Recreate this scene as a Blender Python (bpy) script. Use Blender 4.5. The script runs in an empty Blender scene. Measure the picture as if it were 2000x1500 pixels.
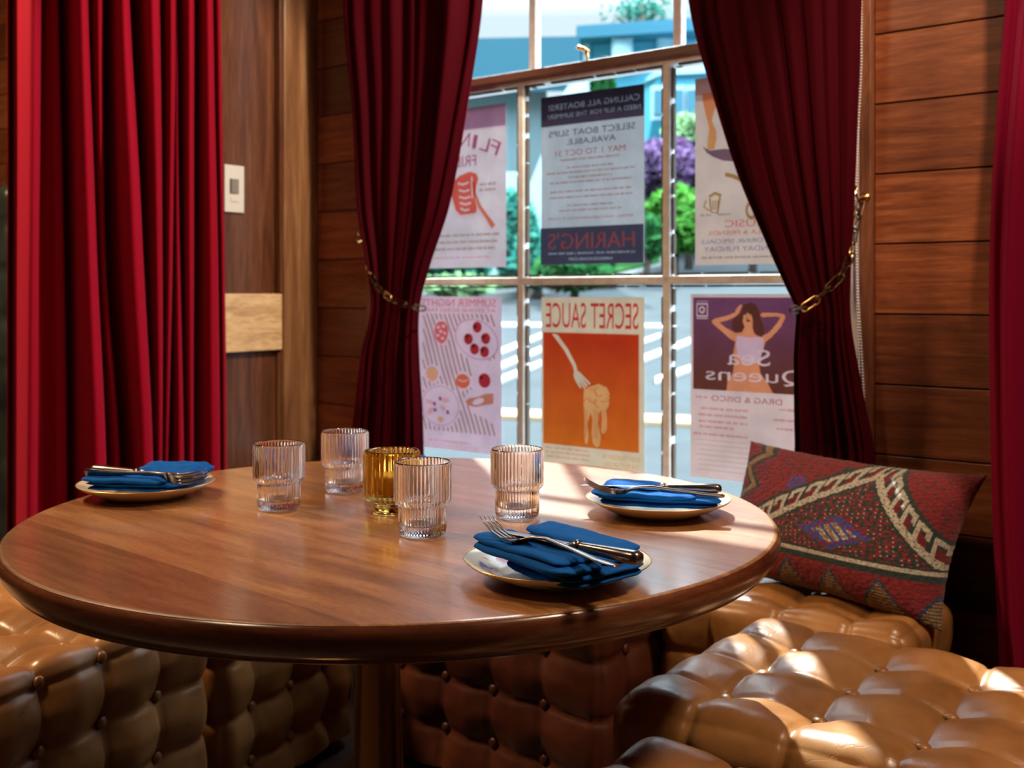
import bpy, bmesh, math, random
from mathutils import Vector, Matrix, noise
random.seed(7)
SC = bpy.context.scene
COL = SC.collection
PI = math.pi
F, CZ, HY = 2100.0, 1.083, 575.0      # focal length in pixels of the 2000 px frame, eye height, horizon row

# ------------------------------------------------------------------ camera, sky, sun, added lights, exposure
cam_d = bpy.data.cameras.new('camera'); cam = bpy.data.objects.new('camera', cam_d); COL.objects.link(cam)
cam.location = (0, 0, CZ); cam.rotation_euler = (PI/2, 0, 0)
cam_d.sensor_width = 36; cam_d.lens = 36*F/2000; cam_d.shift_y = -(750-HY)/2000
cam_d.clip_start = .02; cam_d.clip_end = 300
cam_d.dof.use_dof = True; cam_d.dof.focus_distance = 1.33; cam_d.dof.aperture_fstop = 6.3
SC.camera = cam
SC.view_settings.view_transform = 'Standard'; SC.view_settings.look = 'None'
SC.view_settings.gamma = 1; SC.view_settings.use_curve_mapping = False
SC.view_settings.exposure = 1.2
SC.cycles.use_denoising = True
SC.cycles.max_bounces = 10; SC.cycles.transparent_max_bounces = 24; SC.cycles.transmission_bounces = 10
SC.cycles.caustics_reflective = False; SC.cycles.caustics_refractive = True
SC.cycles.sample_clamp_indirect = 4.0

world = bpy.data.worlds.new('sky'); SC.world = world; world.use_nodes = True
wn = world.node_tree.nodes; wl = world.node_tree.links
bg = wn['Background']; bg.inputs['Strength'].default_value = 1.25
tc = wn.new('ShaderNodeTexCoord'); sx = wn.new('ShaderNodeSeparateXYZ'); cr = wn.new('ShaderNodeValToRGB')
wl.new(tc.outputs['Generated'], sx.inputs[0]); wl.new(sx.outputs['Z'], cr.inputs[0]); wl.new(cr.outputs[0], bg.inputs['Color'])
cr.color_ramp.elements[0].color = (.30, .335, .35, 1); cr.color_ramp.elements[0].position = 0.0
cr.color_ramp.elements[1].color = (4.2, 4.6, 5.0, 1); cr.color_ramp.elements[1].position = .80
e = cr.color_ramp.elements.new(.25); e.color = (.31, .345, .365, 1)
e = cr.color_ramp.elements.new(.42); e.color = (3.0, 3.4, 3.8, 1)

def light(name, kind, loc, energy, color, rot=(0,0,0), size=.3, size_y=None, angle=None):
    d = bpy.data.lights.new(name, kind); d.energy = energy; d.color = color
    if kind == 'AREA':
        d.size = size
        if size_y: d.shape = 'RECTANGLE'; d.size_y = size_y
    if kind == 'POINT': d.shadow_soft_size = size
    if kind == 'SUN': d.angle = angle
    o = bpy.data.objects.new(name, d); COL.objects.link(o); o.location = loc; o.rotation_euler = rot
    return o
EL = math.radians(48); SD = Vector((-.05*math.cos(EL), math.cos(EL), math.sin(EL)))
sun = light('sun', 'SUN', (0, 0, 20), 7.5, (1, .93, .84), angle=math.radians(.8))
sun.rotation_euler = SD.to_track_quat('Z', 'Y').to_euler()

# window wall frame: x' = along the wall to the right, y' = out to the street, z' = up; origin on the glass plane
U = Vector((.79, -.613, 0)).normalized(); V = Vector((.613, .79, 0)).normalized()
U = Vector((V.y, -V.x, 0))
W0 = Vector((.0855, 2.99, 0)); RZ = math.atan2(U.y, U.x)
def W(t, y, z): return W0 + U*t + V*y + Vector((0, 0, z))
def t_at(px, y):                                   # where the sight column px meets the plane y'
    b = W0 + V*y; r = (px-1000)/F
    return (r*b.y - b.x)/(U.x - r*U.y)
def zt(px, py, y):                                 # (t, z) on plane y'
    t = t_at(px, y); d = (W0 + V*y + U*t).y
    return t, CZ - (py-HY)/F*d

# added warm fill lights overhead, no fixtures in view, to lift the dim room
light('added_fill', 'AREA', W(.2, -2.6, 2.75), 10, (1, .72, .45), (0, 0, 0), .35)
light('added_fill', 'AREA', W(-1.4, -1.7, 2.75), 42, (1, .68, .38), (0, 0, 0), .35)
light('added_fill', 'AREA', W(2.3, -1.0, 2.75), 22, (1, .75, .5), (0, 0, 0), .35)

def spot(loc, to, energy, color, cone, blend=.6, size=.05):
    d = bpy.data.lights.new('added_spot', 'SPOT'); d.energy = energy; d.color = color; d.spot_size = math.radians(cone); d.spot_blend = blend; d.shadow_soft_size = size
    o = bpy.data.objects.new('added_spot', d); COL.objects.link(o); o.location = loc; o.rotation_euler = (Vector(loc)-Vector(to)).to_track_quat('Z', 'Y').to_euler()
spot(W(1.0, -.52, 2.80), W(-.85, -.52, 1.20), 140, (1, .78, .56), 46, .5)  # added to brighten the left post, panel and pale board
spot(W(1.75, -1.3, 2.75), W(1.10, -.04, 1.60), 70, (1, .74, .50), 27, .7)  # added to brighten the planks right of the window

# ------------------------------------------------------------------ materials
def mat(name, col=(.5,.5,.5), rough=.5, metal=0, **k):
    m = bpy.data.materials.new(name); m.use_nodes = True
    b = m.node_tree.nodes['Principled BSDF']
    b.inputs['Base Color'].default_value = (*col, 1); b.inputs['Roughness'].default_value = rough
    b.inputs['Metallic'].default_value = metal
    for a, v in k.items(): b.inputs[a.replace('_', ' ')].default_value = v
    return m
def nodes(m): return m.node_tree.nodes, m.node_tree.links, m.node_tree.nodes['Principled BSDF']
def noise_tex(m, scale, detail=4, stretch=(1,1,1), rot=(0,0,0), rough=.6, coord='Object'):
    N, L, b = nodes(m)
    t = N.new('ShaderNodeTexCoord'); mp = N.new('ShaderNodeMapping'); mp.inputs['Scale'].default_value = stretch
    mp.inputs['Rotation'].default_value = rot
    n = N.new('ShaderNodeTexNoise'); n.inputs['Scale'].default_value = scale; n.inputs['Detail'].default_value = detail
    n.inputs['Roughness'].default_value = rough
    mp.inputs['Rotation'].default_value = (0, 0, 0)
    if any(rot):
        m2 = N.new('ShaderNodeMapping'); m2.inputs['Rotation'].default_value = rot; L.new(t.outputs[coord], m2.inputs[0]); L.new(m2.outputs[0], mp.inputs[0])
    else: L.new(t.outputs[coord], mp.inputs[0])
    L.new(mp.outputs[0], n.inputs['Vector'])
    return n
def ramp(m, fac, stops):
    N, L, b = nodes(m); r = N.new('ShaderNodeValToRGB'); L.new(fac, r.inputs[0])
    while len(r.color_ramp.elements) < len(stops): r.color_ramp.elements.new(.5)
    for e, (p, c) in zip(r.color_ramp.elements, stops): e.position = p; e.color = (*c, 1)
    return r
def mixc(m, fac, a, b_, mode='MIX'):
    N, L, b = nodes(m); x = N.new('ShaderNodeMix'); x.data_type = 'RGBA'; x.blend_type = mode
    for s, v in ((0, fac), (6, a), (7, b_)):
        if isinstance(v, (int, float)): x.inputs[s].default_value = v
        elif isinstance(v, tuple): x.inputs[s].default_value = (*v, 1)
        else: L.new(v, x.inputs[s])
    return x.outputs[2]
def bump(m, fac, strength=.2, dist=.002, prev=None):
    N, L, b = nodes(m); x = N.new('ShaderNodeBump'); x.inputs['Strength'].default_value = strength
    x.inputs['Distance'].default_value = dist; L.new(fac, x.inputs['Height'])
    if prev: L.new(prev, x.inputs['Normal'])
    L.new(x.outputs[0], b.inputs['Normal']); return x.outputs[0]
def wood(name, dark, mid, lite, stretch, rough=.4, scale=9, island=.0, fine=1.0, rot=(0,0,0), spec=.5):
    """timber whose grain runs along the axis with the small stretch value"""
    m = mat(name, mid, rough); N, L, b = nodes(m); b.inputs['Specular IOR Level'].default_value = spec
    n1 = noise_tex(m, scale, 6, stretch, rot); n1.inputs['Distortion'].default_value = .8
    n2 = noise_tex(m, scale*7*fine, 3, stretch, rot)
    c1 = ramp(m, n1.outputs[0], [(.3, dark), (.52, mid), (.75, lite)]).outputs[0]
    c2 = ramp(m, n2.outputs[0], [(.35, (.55,.5,.45)), (.6, (1,1,1))]).outputs[0]
    out = mixc(m, .55, c1, c2, 'MULTIPLY')
    if island:
        g = N.new('ShaderNodeNewGeometry')
        c3 = ramp(m, g.outputs['Random Per Island'], [(0, (1-island,)*3), (.5, (1, .97, .94)), (1, (1+island*.8, 1+island*.8, 1+island*.8))]).outputs[0]
        out = mixc(m, 1.0, out, c3, 'MULTIPLY')
    L.new(out, b.inputs['Base Color']); bump(m, n2.outputs[0], .12, .001)
    return m

M = {}
M['plank'] = wood('reddish plank wood', (.12,.030,.012), (.21,.060,.022), (.32,.110,.042), (.5,4,7), .38, 9, .6)
M['panel'] = wood('walnut panel wood', (.055,.018,.008), (.10,.036,.016), (.15,.060,.027), (5,5,.35), .26, 5)
M['post'] = wood('oak post wood', (.12,.050,.022), (.20,.095,.042), (.33,.19,.10), (5,5,.3), .3, 5)
M['board'] = wood('pale maple board', (.40,.25,.12), (.62,.43,.24), (.74,.55,.33), (5,.8,4), .38, 5)
M['casing'] = wood('window casing wood', (.12,.04,.02), (.22,.08,.04), (.30,.12,.06), (4,4,.5), .4, 6)
M['paint'] = mat('white window paint', (.62,.62,.60), .45)
n = noise_tex(M['paint'], 30, 4); r = ramp(M['paint'], n.outputs[0], [(.3, (.72,.71,.69)), (.6, (.88,.90,.92))]); nodes(M['paint'])[1].new(r.outputs[0], nodes(M['paint'])[2].inputs['Base Color'])
M['pinkpaint'] = mat('pale pink jamb paint', (.74,.55,.52), .5)
M['railwood'] = mat('brown painted sash rail', (.16,.07,.05), .4)
M['putty'] = mat('cracked glazing putty', (.10,.08,.06), .8)
M['plaster'] = mat('dark plaster', (.10,.06,.045), .8)
M['ceiling'] = mat('ceiling paint', (.30,.22,.17), .8)
M['floor'] = wood('dark floor boards', (.03,.015,.01), (.06,.03,.018), (.09,.045,.025), (.5,5,5), .45, 6)

def table_wood():
    m = mat('polished table wood', (.4,.2,.08), .2); N, L, b = nodes(m)
    rot = (0, 0, math.radians(42))
    n1 = noise_tex(m, 5, 6, (.9,6,1), rot); n1.inputs['Distortion'].default_value = .5
    n2 = noise_tex(m, 90, 4, (.07,1,1), rot); n3 = noise_tex(m, 260, 2, (.25,1,1), rot)
    # glued boards: a step in tone per strip across the grain
    t = N.new('ShaderNodeTexCoord'); mp = N.new('ShaderNodeMapping'); mp.inputs['Rotation'].default_value = rot
    sp = N.new('ShaderNodeSeparateXYZ'); L.new(t.outputs['Object'], mp.inputs[0]); L.new(mp.outputs[0], sp.inputs[0])
    d = N.new('ShaderNodeMath'); d.operation = 'DIVIDE'; d.inputs[1].default_value = .172; L.new(sp.outputs['Y'], d.inputs[0])
    a = N.new('ShaderNodeMath'); a.operation = 'ADD'; a.inputs[1].default_value = 7.35; L.new(d.outputs[0], a.inputs[0])
    f = N.new('ShaderNodeMath'); f.operation = 'FLOOR'; L.new(a.outputs[0], f.inputs[0])
    wn_ = N.new('ShaderNodeTexWhiteNoise'); wn_.noise_dimensions = '1D'; L.new(f.outputs[0], wn_.inputs['W'])
    c1 = ramp(m, n1.outputs[0], [(.28, (.22,.088,.030)), (.5, (.34,.150,.054)), (.74, (.46,.24,.095))]).outputs[0]
    c2 = ramp(m, n2.outputs[0], [(.36, (.60,.52,.46)), (.58, (1,1,1))]).outputs[0]
    c4 = ramp(m, n3.outputs[0], [(.36, (.66,.60,.54)), (.56, (1,1,1))]).outputs[0]
    c3 = ramp(m, wn_.outputs[0], [(0, (.58,.50,.44)), (.5, (.92,.88,.84)), (1, (1.2,1.2,1.15))]).outputs[0]
    o = mixc(m, .55, c1, c2, 'MULTIPLY'); o = mixc(m, .6, o, c4, 'MULTIPLY'); o = mixc(m, 1.0, o, c3, 'MULTIPLY')
    L.new(o, b.inputs['Base Color'])
    rr = N.new('ShaderNodeMapRange'); rr.inputs[3].default_value = .34; rr.inputs[4].default_value = .50; b.inputs['Specular IOR Level'].default_value = .55
    b.inputs['Coat Weight'].default_value = 1; b.inputs['Coat Roughness'].default_value = .17; b.inputs['Coat IOR'].default_value = 1.62
    L.new(n2.outputs[0], rr.inputs[0]); L.new(rr.outputs[0], b.inputs['Roughness'])
    bump(m, n2.outputs[0], .10, .0008)
    return m
M['table'] = table_wood()
M['edge'] = wood('dark table edge wood', (.06,.016,.008), (.115,.034,.016), (.17,.055,.025), (1,1,6), .22, 6)
M['bronze'] = mat('aged brass column', (.34,.20,.10), .25, 1.0)

def leather(name, dark, mid, lite, rough=.36):
    m = mat(name, mid, rough); N, L, b = nodes(m)
    n1 = noise_tex(m, 6, 5); n2 = noise_tex(m, 160, 3)
    c = ramp(m, n1.outputs[0], [(.3, dark), (.5, mid), (.72, lite)])
    L.new(c.outputs[0], b.inputs['Base Color'])
    v = N.new('ShaderNodeTexVoronoi'); v.feature = 'DISTANCE_TO_EDGE'; v.inputs['Scale'].default_value = 24
    n4 = noise_tex(m, 9, 4); t = N.new('ShaderNodeTexCoord')
    mx = N.new('ShaderNodeVectorMath'); mx.operation = 'MULTIPLY_ADD'; mx.inputs[1].default_value = (.10,.10,.10)
    L.new(n4.outputs[1], mx.inputs[0]); L.new(t.outputs['Object'], mx.inputs[2]); L.new(mx.outputs[0], v.inputs['Vector'])
    cr_ = ramp(m, v.outputs[0], [(0, (0,0,0)), (.035, (1,1,1))])
    p = bump(m, cr_.outputs[0], .10, .0012); bump(m, n2.outputs[0], .10, .0006, p)
    rr = N.new('ShaderNodeMapRange'); rr.inputs[3].default_value = rough-.06; rr.inputs[4].default_value = rough+.12
    L.new(n1.outputs[0], rr.inputs[0]); L.new(rr.outputs[0], b.inputs['Roughness'])
    return m
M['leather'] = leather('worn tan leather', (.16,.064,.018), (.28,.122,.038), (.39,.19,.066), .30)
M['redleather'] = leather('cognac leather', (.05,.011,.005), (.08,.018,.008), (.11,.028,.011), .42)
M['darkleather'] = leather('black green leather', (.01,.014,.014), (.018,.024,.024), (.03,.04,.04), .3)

def velvet(name, col, tint, sheen=.8):
    m = mat(name, col, .75); N, L, b = nodes(m)
    b.inputs['Sheen Weight'].default_value = sheen; b.inputs['Sheen Tint'].default_value = (*tint, 1)
    b.inputs['Sheen Roughness'].default_value = .35; b.inputs['Specular IOR Level'].default_value = .04
    n1 = noise_tex(m, 500, 2); bump(m, n1.outputs[0], .25, .0006)
    return m
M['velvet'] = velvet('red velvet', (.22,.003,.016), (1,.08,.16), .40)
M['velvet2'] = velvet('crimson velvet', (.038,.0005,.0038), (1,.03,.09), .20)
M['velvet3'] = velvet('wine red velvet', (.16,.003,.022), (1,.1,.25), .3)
M['napkin'] = velvet('blue linen', (.006,.085,.36), (.1,.4,1), .15)
n = noise_tex(M['napkin'], 900, 2); bump(M['napkin'], n.outputs[0], .35, .0006)
M['steel'] = mat('brushed steel cutlery', (.24,.22,.23), .24, 1.0)
M['blade'] = mat('matt steel blade', (.30,.28,.29), .34, 1.0)
M['brass'] = mat('brass', (.75,.47,.18), .25, 1.0)
M['darkbrass'] = mat('tarnished brass chain', (.09,.055,.03), .36, 1.0)
M['silverbead'] = mat('white plastic beads', (.75,.75,.78), .3)
M['white'] = mat('white plastic', (.55,.55,.54), .4)
M['grille'] = mat('grey speaker grille', (.18,.17,.155), .6)
M['darkslot'] = mat('dark slot', (.05,.05,.05), .5)
M['wax'] = mat('candle wax', (.9,.78,.5), .5, Subsurface_Weight=.3)
def emis(name, col, s):
    m = mat(name, col, .5); b = nodes(m)[2]; b.inputs['Emission Color'].default_value = (*col, 1); b.inputs['Emission Strength'].default_value = s; return m
M['flame'] = emis('candle flame', (1, .70, .34), 3.5)
def glass(name, col, rough=0.0, ior=1.45):
    m = bpy.data.materials.new(name); m.use_nodes = True; N = m.node_tree.nodes; L = m.node_tree.links
    N.remove(N['Principled BSDF']); g = N.new('ShaderNodeBsdfGlass'); g.inputs['Color'].default_value = (*col, 1)
    g.inputs['Roughness'].default_value = rough; g.inputs['IOR'].default_value = ior
    L.new(g.outputs[0], N['Material Output'].inputs[0]); return m
M['glass'] = glass('ribbed clear glass', (1, 1, 1))
M['amber'] = glass('ribbed amber glass', (.86, .72, .40))
def pane_mat():
    m = bpy.data.materials.new('window glass'); m.use_nodes = True; N = m.node_tree.nodes; L = m.node_tree.links
    N.remove(N['Principled BSDF']); t = N.new('ShaderNodeBsdfTransparent'); t.inputs[0].default_value = (.93, .985, 1, 1)
    g = N.new('ShaderNodeBsdfGlossy'); g.inputs['Roughness'].default_value = .02
    lw = N.new('ShaderNodeLayerWeight'); pw = N.new('ShaderNodeMath'); pw.operation = 'POWER'; pw.inputs[1].default_value = 4
    fr = N.new('ShaderNodeMath'); fr.operation = 'MULTIPLY_ADD'; fr.inputs[1].default_value = .6; fr.inputs[2].default_value = .02
    L.new(lw.outputs['Facing'], pw.inputs[0]); L.new(pw.outputs[0], fr.inputs[0])
    x = N.new('ShaderNodeMixShader'); L.new(fr.outputs[0], x.inputs[0]); L.new(t.outputs[0], x.inputs[1]); L.new(g.outputs[0], x.inputs[2])
    L.new(x.outputs[0], N['Material Output'].inputs[0]); return m
M['pane'] = pane_mat()
def paper(name, col, tr=.55):
    m = bpy.data.materials.new(name); m.use_nodes = True; N = m.node_tree.nodes; L = m.node_tree.links
    N.remove(N['Principled BSDF']); a = N.new('ShaderNodeBsdfTranslucent'); d = N.new('ShaderNodeBsdfDiffuse')
    t = N.new('ShaderNodeTexCoord'); n = N.new('ShaderNodeTexNoise'); n.inputs['Scale'].default_value = 14; n.inputs['Detail'].default_value = 6
    L.new(t.outputs['Object'], n.inputs['Vector']); r = N.new('ShaderNodeValToRGB'); L.new(n.outputs[0], r.inputs[0])
    r.color_ramp.elements[0].color = (*[c*.86 for c in col], 1); r.color_ramp.elements[0].position = .35
    r.color_ramp.elements[1].color = (*col, 1); r.color_ramp.elements[1].position = .62
    L.new(r.outputs[0], a.inputs[0]); L.new(r.outputs[0], d.inputs[0])
    x = N.new('ShaderNodeMixShader'); x.inputs[0].default_value = tr; L.new(d.outputs[0], x.inputs[1]); L.new(a.outputs[0], x.inputs[2])
    L.new(x.outputs[0], N['Material Output'].inputs[0]); return m
_ink = {}
def ink(c, c2=None, z0=0, z1=1):
    """printed ink: a see-through film that tints the paper under it; c2 makes a printed blend along z"""
    key = (c, c2, z0, z1)
    if key in _ink: return _ink[key]
    m = bpy.data.materials.new('printed ink'); m.use_nodes = True; N = m.node_tree.nodes; L = m.node_tree.links
    N.remove(N['Principled BSDF']); a = N.new('ShaderNodeBsdfTransparent'); a.inputs[0].default_value = (*c, 1)
    if c2:
        t = N.new('ShaderNodeTexCoord'); s = N.new('ShaderNodeSeparateXYZ'); L.new(t.outputs['Object'], s.inputs[0])
        mr = N.new('ShaderNodeMapRange'); mr.inputs[1].default_value = z0; mr.inputs[2].default_value = z1; L.new(s.outputs['Z'], mr.inputs[0])
        x = N.new('ShaderNodeMix'); x.data_type = 'RGBA'; x.inputs[6].default_value = (*c2, 1); x.inputs[7].default_value = (*c, 1)
        L.new(mr.outputs[0], x.inputs[0]); L.new(x.outputs[2], a.inputs[0])
    L.new(a.outputs[0], N['Material Output'].inputs[0]); _ink[key] = m; return m

# ------------------------------------------------------------------ helpers
def obj(name, bm, m, parent=None, smooth=False, loc=None, rz=None, keep=False):
    me = bpy.data.meshes.new(name); bmesh.ops.recalc_face_normals(bm, faces=bm.faces[:]) if not keep else None
    bm.to_mesh(me); bm.free()
    for x in (m if isinstance(m, (list, tuple)) else [m]): me.materials.append(x)
    if smooth:
        for p in me.polygons: p.use_smooth = True
    o = bpy.data.objects.new(name, me); COL.objects.link(o); o.parent = parent
    if loc is not None: o.location = loc
    if rz is not None: o.rotation_euler = (0, 0, rz)
    return o
def wob(name, bm, m, parent=None, **k):             # mesh given in window wall coordinates
    if parent is None: return obj(name, bm, m, None, loc=W0, rz=RZ, **k)
    return obj(name, bm, m, parent, **k)
def empty(name, loc=(0,0,0), rz=0, rot=None):
    o = bpy.data.objects.new(name, None); COL.objects.link(o); o.location = loc; o.rotation_euler = rot or (0, 0, rz)
    o.empty_display_size = .05; return o
def tag(o, label=None, cat=None, group=None, kind=None):
    if label: o['label'] = label
    if cat: o['category'] = cat
    if group: o['group'] = group
    if kind: o['kind'] = kind
    return o
def copy_tree(o, parent=None):
    c = o.copy(); COL.objects.link(c); c.parent = parent
    for ch in list(o.children): copy_tree(ch, c)
    return c
def box(bm, x0, x1, y0, y1, z0, z1, bev=0):
    r = bmesh.ops.create_cube(bm, size=1)
    for v in r['verts']:
        v.co = Vector(((x0+x1)/2 + v.co.x*(x1-x0), (y0+y1)/2 + v.co.y*(y1-y0), (z0+z1)/2 + v.co.z*(z1-z0)))
    if bev:
        es = list({e for v in r['verts'] for e in v.link_edges})
        bmesh.ops.bevel(bm, geom=es, offset=bev, segments=2, affect='EDGES', profile=.5)
def lathe(bm, prof, n=64, mod=None, close_top=False):
    """prof = [(r, z)]; mod(theta, i) scales the radius"""
    rings = []
    for i, (r, z) in enumerate(prof):
        if r < 1e-6: rings.append([bm.verts.new((0, 0, z))]); continue
        ring = []
        for k in range(n):
            a = 2*PI*k/n; rr = r*(mod(a, i) if mod else 1)
            ring.append(bm.verts.new((rr*math.cos(a), rr*math.sin(a), z)))
        rings.append(ring)
    for A, B in zip(rings, rings[1:]):
        if len(A) == 1 and len(B) == 1: continue
        for k in range(n):
            j = (k+1) % n
            if len(A) == 1: bm.faces.new((A[0], B[k], B[j]))
            elif len(B) == 1: bm.faces.new((A[k], B[0], A[j]))
            else: bm.faces.new((A[k], B[k], B[j], A[j]))
def sweep(bm, pts, rad, n=12, up=Vector((0,0,1)), closed=False, power=2.0):
    """elliptic bar through pts, rad = [(side, up)] per point"""
    pts = [Vector(p) for p in pts]; rings = []; N_ = len(pts)
    for i, p in enumerate(pts):
        if closed: d = pts[(i+1) % N_] - pts[i-1]
        else: d = pts[min(i+1, N_-1)] - pts[max(i-1, 0)]
        d.normalize(); s = d.cross(up)
        if s.length < 1e-4: s = Vector((1,0,0))
        s.normalize(); u = s.cross(d).normalized(); a, b = rad[i] if isinstance(rad, list) else rad
        ring = []
        for k in range(n):
            t = 2*PI*k/n; c, q = math.cos(t), math.sin(t)
            c = math.copysign(abs(c)**(2/power), c); q = math.copysign(abs(q)**(2/power), q)
            ring.append(bm.verts.new(p + s*a*c + u*b*q))
        rings.append(ring)
    R = rings + ([rings[0]] if closed else [])
    for A, B in zip(R, R[1:]):
        for k in range(n): bm.faces.new((A[k], A[(k+1) % n], B[(k+1) % n], B[k]))
    if not closed:
        bm.faces.new(rings[0][::-1]); bm.faces.new(rings[-1])
def lerp(a, b, f): return a + (b-a)*f
def interp(tab, x):
    """piecewise smooth table [(x, v...)], returns tuple or value"""
    if x <= tab[0][0]: r = tab[0][1:]
    elif x >= tab[-1][0]: r = tab[-1][1:]
    else:
        for i in range(len(tab)-1):
            if tab[i][0] <= x <= tab[i+1][0]: break
        p1, p2 = tab[i], tab[i+1]; p0 = tab[max(i-1, 0)]; p3 = tab[min(i+2, len(tab)-1)]
        f = (x-p1[0])/(p2[0]-p1[0]); r = []
        for k in range(1, len(p1)):
            m1 = (p2[k]-p0[k])/max(p2[0]-p0[0], 1e-6)*(p2[0]-p1[0]); m2 = (p3[k]-p1[k])/max(p3[0]-p1[0], 1e-6)*(p2[0]-p1[0])
            r.append((2*f**3-3*f*f+1)*p1[k] + (f**3-2*f*f+f)*m1 + (-2*f**3+3*f*f)*p2[k] + (f**3-f*f)*m2)
        r = tuple(r)
    return r[0] if len(r) == 1 else r

# ------------------------------------------------------------------ the room shell
YW = -.04                                             # room face of the window wall
TL, TR = -.60, .905                                   # window opening
ZS, ZH, ZC = .50, 2.50, 2.9
ZJ = .730; PH = .1547
def plank_rows(z0, z1):
    zs = [z0]; k = math.floor((z0-ZJ)/PH)+1
    while ZJ + k*PH < z1-1e-4:
        if ZJ+k*PH > z0+1e-3: zs.append(ZJ+k*PH)
        k += 1
    return zs + [z1]
def planks(bm, t0, t1, z0, z1, y0=YW, th=.02, cuts=()):
    zs = plank_rows(z0, z1)
    for i in range(len(zs)-1):
        xs = [t0] + [c for c in cuts if t0 < c < t1 and (i % 2 == 0)] + [t1]
        for a, b in zip(xs, xs[1:]):
            box(bm, a+.0006, b-.0006, y0, y0+th, zs[i]+.0018, zs[i+1]-.0018, .0012)
bm = bmesh.new()
planks(bm, -4.6, -.86, 0, ZC, cuts=(-2.9, -1.8))
planks(bm, -.86, TL-.03, 0, ZC)
planks(bm, TR+.035, 3.0, 0, ZC, cuts=(1.95,))
planks(bm, TL-.03, TR+.035, ZH+.04, ZC); planks(bm, TL-.03, TR+.035, 0, ZS-.04)
wall = wob('wall_window', bm, M['plank']); tag(wall, kind='structure')
bm = bmesh.new()                                      # masonry behind the boards
for a in ((-4.6, TL-.012, 0, ZC), (TR+.012, 3.0, 0, ZC), (TL-.012, TR+.012, ZH+.02, ZC), (TL-.012, TR+.012, 0, ZS-.03)):
    box(bm, a[0], a[1], YW+.02, .08, a[2], a[3])
tag(wob('wall_outer', bm, M['plaster']), kind='structure')
bm = bmesh.new(); box(bm, -4.6, 3.0, -5.3, .16, -.1, 0); tag(wob('floor', bm, M['floor']), kind='structure')
bm = bmesh.new(); box(bm, -4.6, 3.0, -5.3, .16, ZC, ZC+.1); tag(wob('ceiling', bm, M['ceiling']), kind='structure')
bm = bmesh.new(); box(bm, -4.6, 3.0, -5.3, -5.2, 0, ZC); tag(wob('wall_back', bm, M['plaster']), kind='structure')
bm = bmesh.new(); box(bm, -4.7, -4.6, -5.3, .16, 0, ZC); tag(wob('wall_left', bm, M['plaster']), kind='structure')
bm = bmesh.new(); box(bm, 3.0, 3.1, -5.3, .16, 0, ZC); tag(wob('wall_right', bm, M['plaster']), kind='structure')

# window
win = empty('window_1', W0, RZ); tag(win, kind='structure')
bm = bmesh.new()
for t in (TL, TR): 
    s = 1 if t > 0 else -1
    box(bm, min(t, t+.012*s), max(t, t+.012*s), YW-.012, .085, ZS, ZH+.012, .001)
box(bm, TL, TR, YW-.012, .085, ZH, ZH+.02); obj('jamb', bm, M['pinkpaint'], win)
bm = bmesh.new()
box(bm, TR+.010, TR+.034, YW-.022, YW+.02, ZS-.05, ZH+.07, .002); box(bm, TL-.034, TL-.010, YW-.022, YW+.02, ZS-.05, ZH+.07, .002)
box(bm, TL-.034, TR+.034, YW-.022, YW+.02, ZH+.02, ZH+.07, .002); obj('casing', bm, M['casing'], win)
bm = bmesh.new(); box(bm, TL-.03, TR+.03, YW-.045, .12, ZS-.03, ZS, .004); obj('window_sill', bm, M['paint'], win)
C1, C2 = -.068, .398
def bars(bm, y0, y1, z0, z1, w, hz, stile, brail, trail, dc=0):
    box(bm, TL, TL+stile, y0, y1, z0, z1, .003); box(bm, TR-stile, TR, y0, y1, z0, z1, .003)
    box(bm, TL, TR, y0, y1, z0, z0+brail, .003); box(bm, TL, TR, y0, y1, z1-trail, z1, .003)
    for c in (C1+dc, C2+dc): box(bm, c-w/2, c+w/2, y0+.004, y1-.004, z0, z1, .003)
    for z in hz: box(bm, TL, TR, y0+.004, y1-.004, z-w/2, z+w/2, .003)
bm = bmesh.new(); bars(bm, -.018, .018, ZS, 1.685, .021, (1.120,), .045, .065, .016); obj('lower_sash', bm, M['paint'], win)
bm = bmesh.new(); bars(bm, .032, .068, 1.672, ZH, .024, (2.27,), .045, .036, .05, .004); obj('upper_sash', bm, M['paint'], win)
bm = bmesh.new(); box(bm, TL+.002, TR-.002, -.034, .030, 1.682, 1.706, .003); obj('meeting_rail', bm, M['railwood'], win)
bm = bmesh.new(); box(bm, TL+.01, TR-.01, -.0015, .0015, ZS+.02, 1.682); obj('lower_glass', bm, M['pane'], win)
bm = bmesh.new(); box(bm, TL+.01, TR-.01, .0485, .0515, 1.69, ZH-.02); obj('upper_glass', bm, M['pane'], win)
bm = bmesh.new()                                       # weathered putty lines
for c in (C1, C2):
    for a, b in ((ZS+.065, 1.106), (1.134, 1.668)):
        for s in (-1, 1):
            z = a
            while z < b-.02:
                L_ = random.uniform(.03, .12)
                box(bm, c+s*.0155-.0022, c+s*.0155+.0022, -.006, .008, z, min(z+L_, b)); z += L_+random.uniform(.002, .02)
for z, xs in ((1.104, 0), (1.136, 0), (1.667, 0)):
    t = TL+.05
    while t < TR-.06:
        L_ = random.uniform(.03, .14); box(bm, t, t+L_, -.006, .008, z-.0022, z+.0022); t += L_+random.uniform(.003, .03)
obj('putty', bm, M['putty'], win)
lt, lz = zt(1148, 125, .0)
bm = bmesh.new(); lt0 = lt
box(bm, lt0-.018, lt0+.022, -.016, .010, 1.705, 1.710, .001)
sweep(bm, [(lt0, -.003, 1.708), (lt0, -.003, 1.722), (lt0-.003, -.003, 1.736)], [(.006,.006), (.0035,.0035), (.006,.006)], 10)
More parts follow.
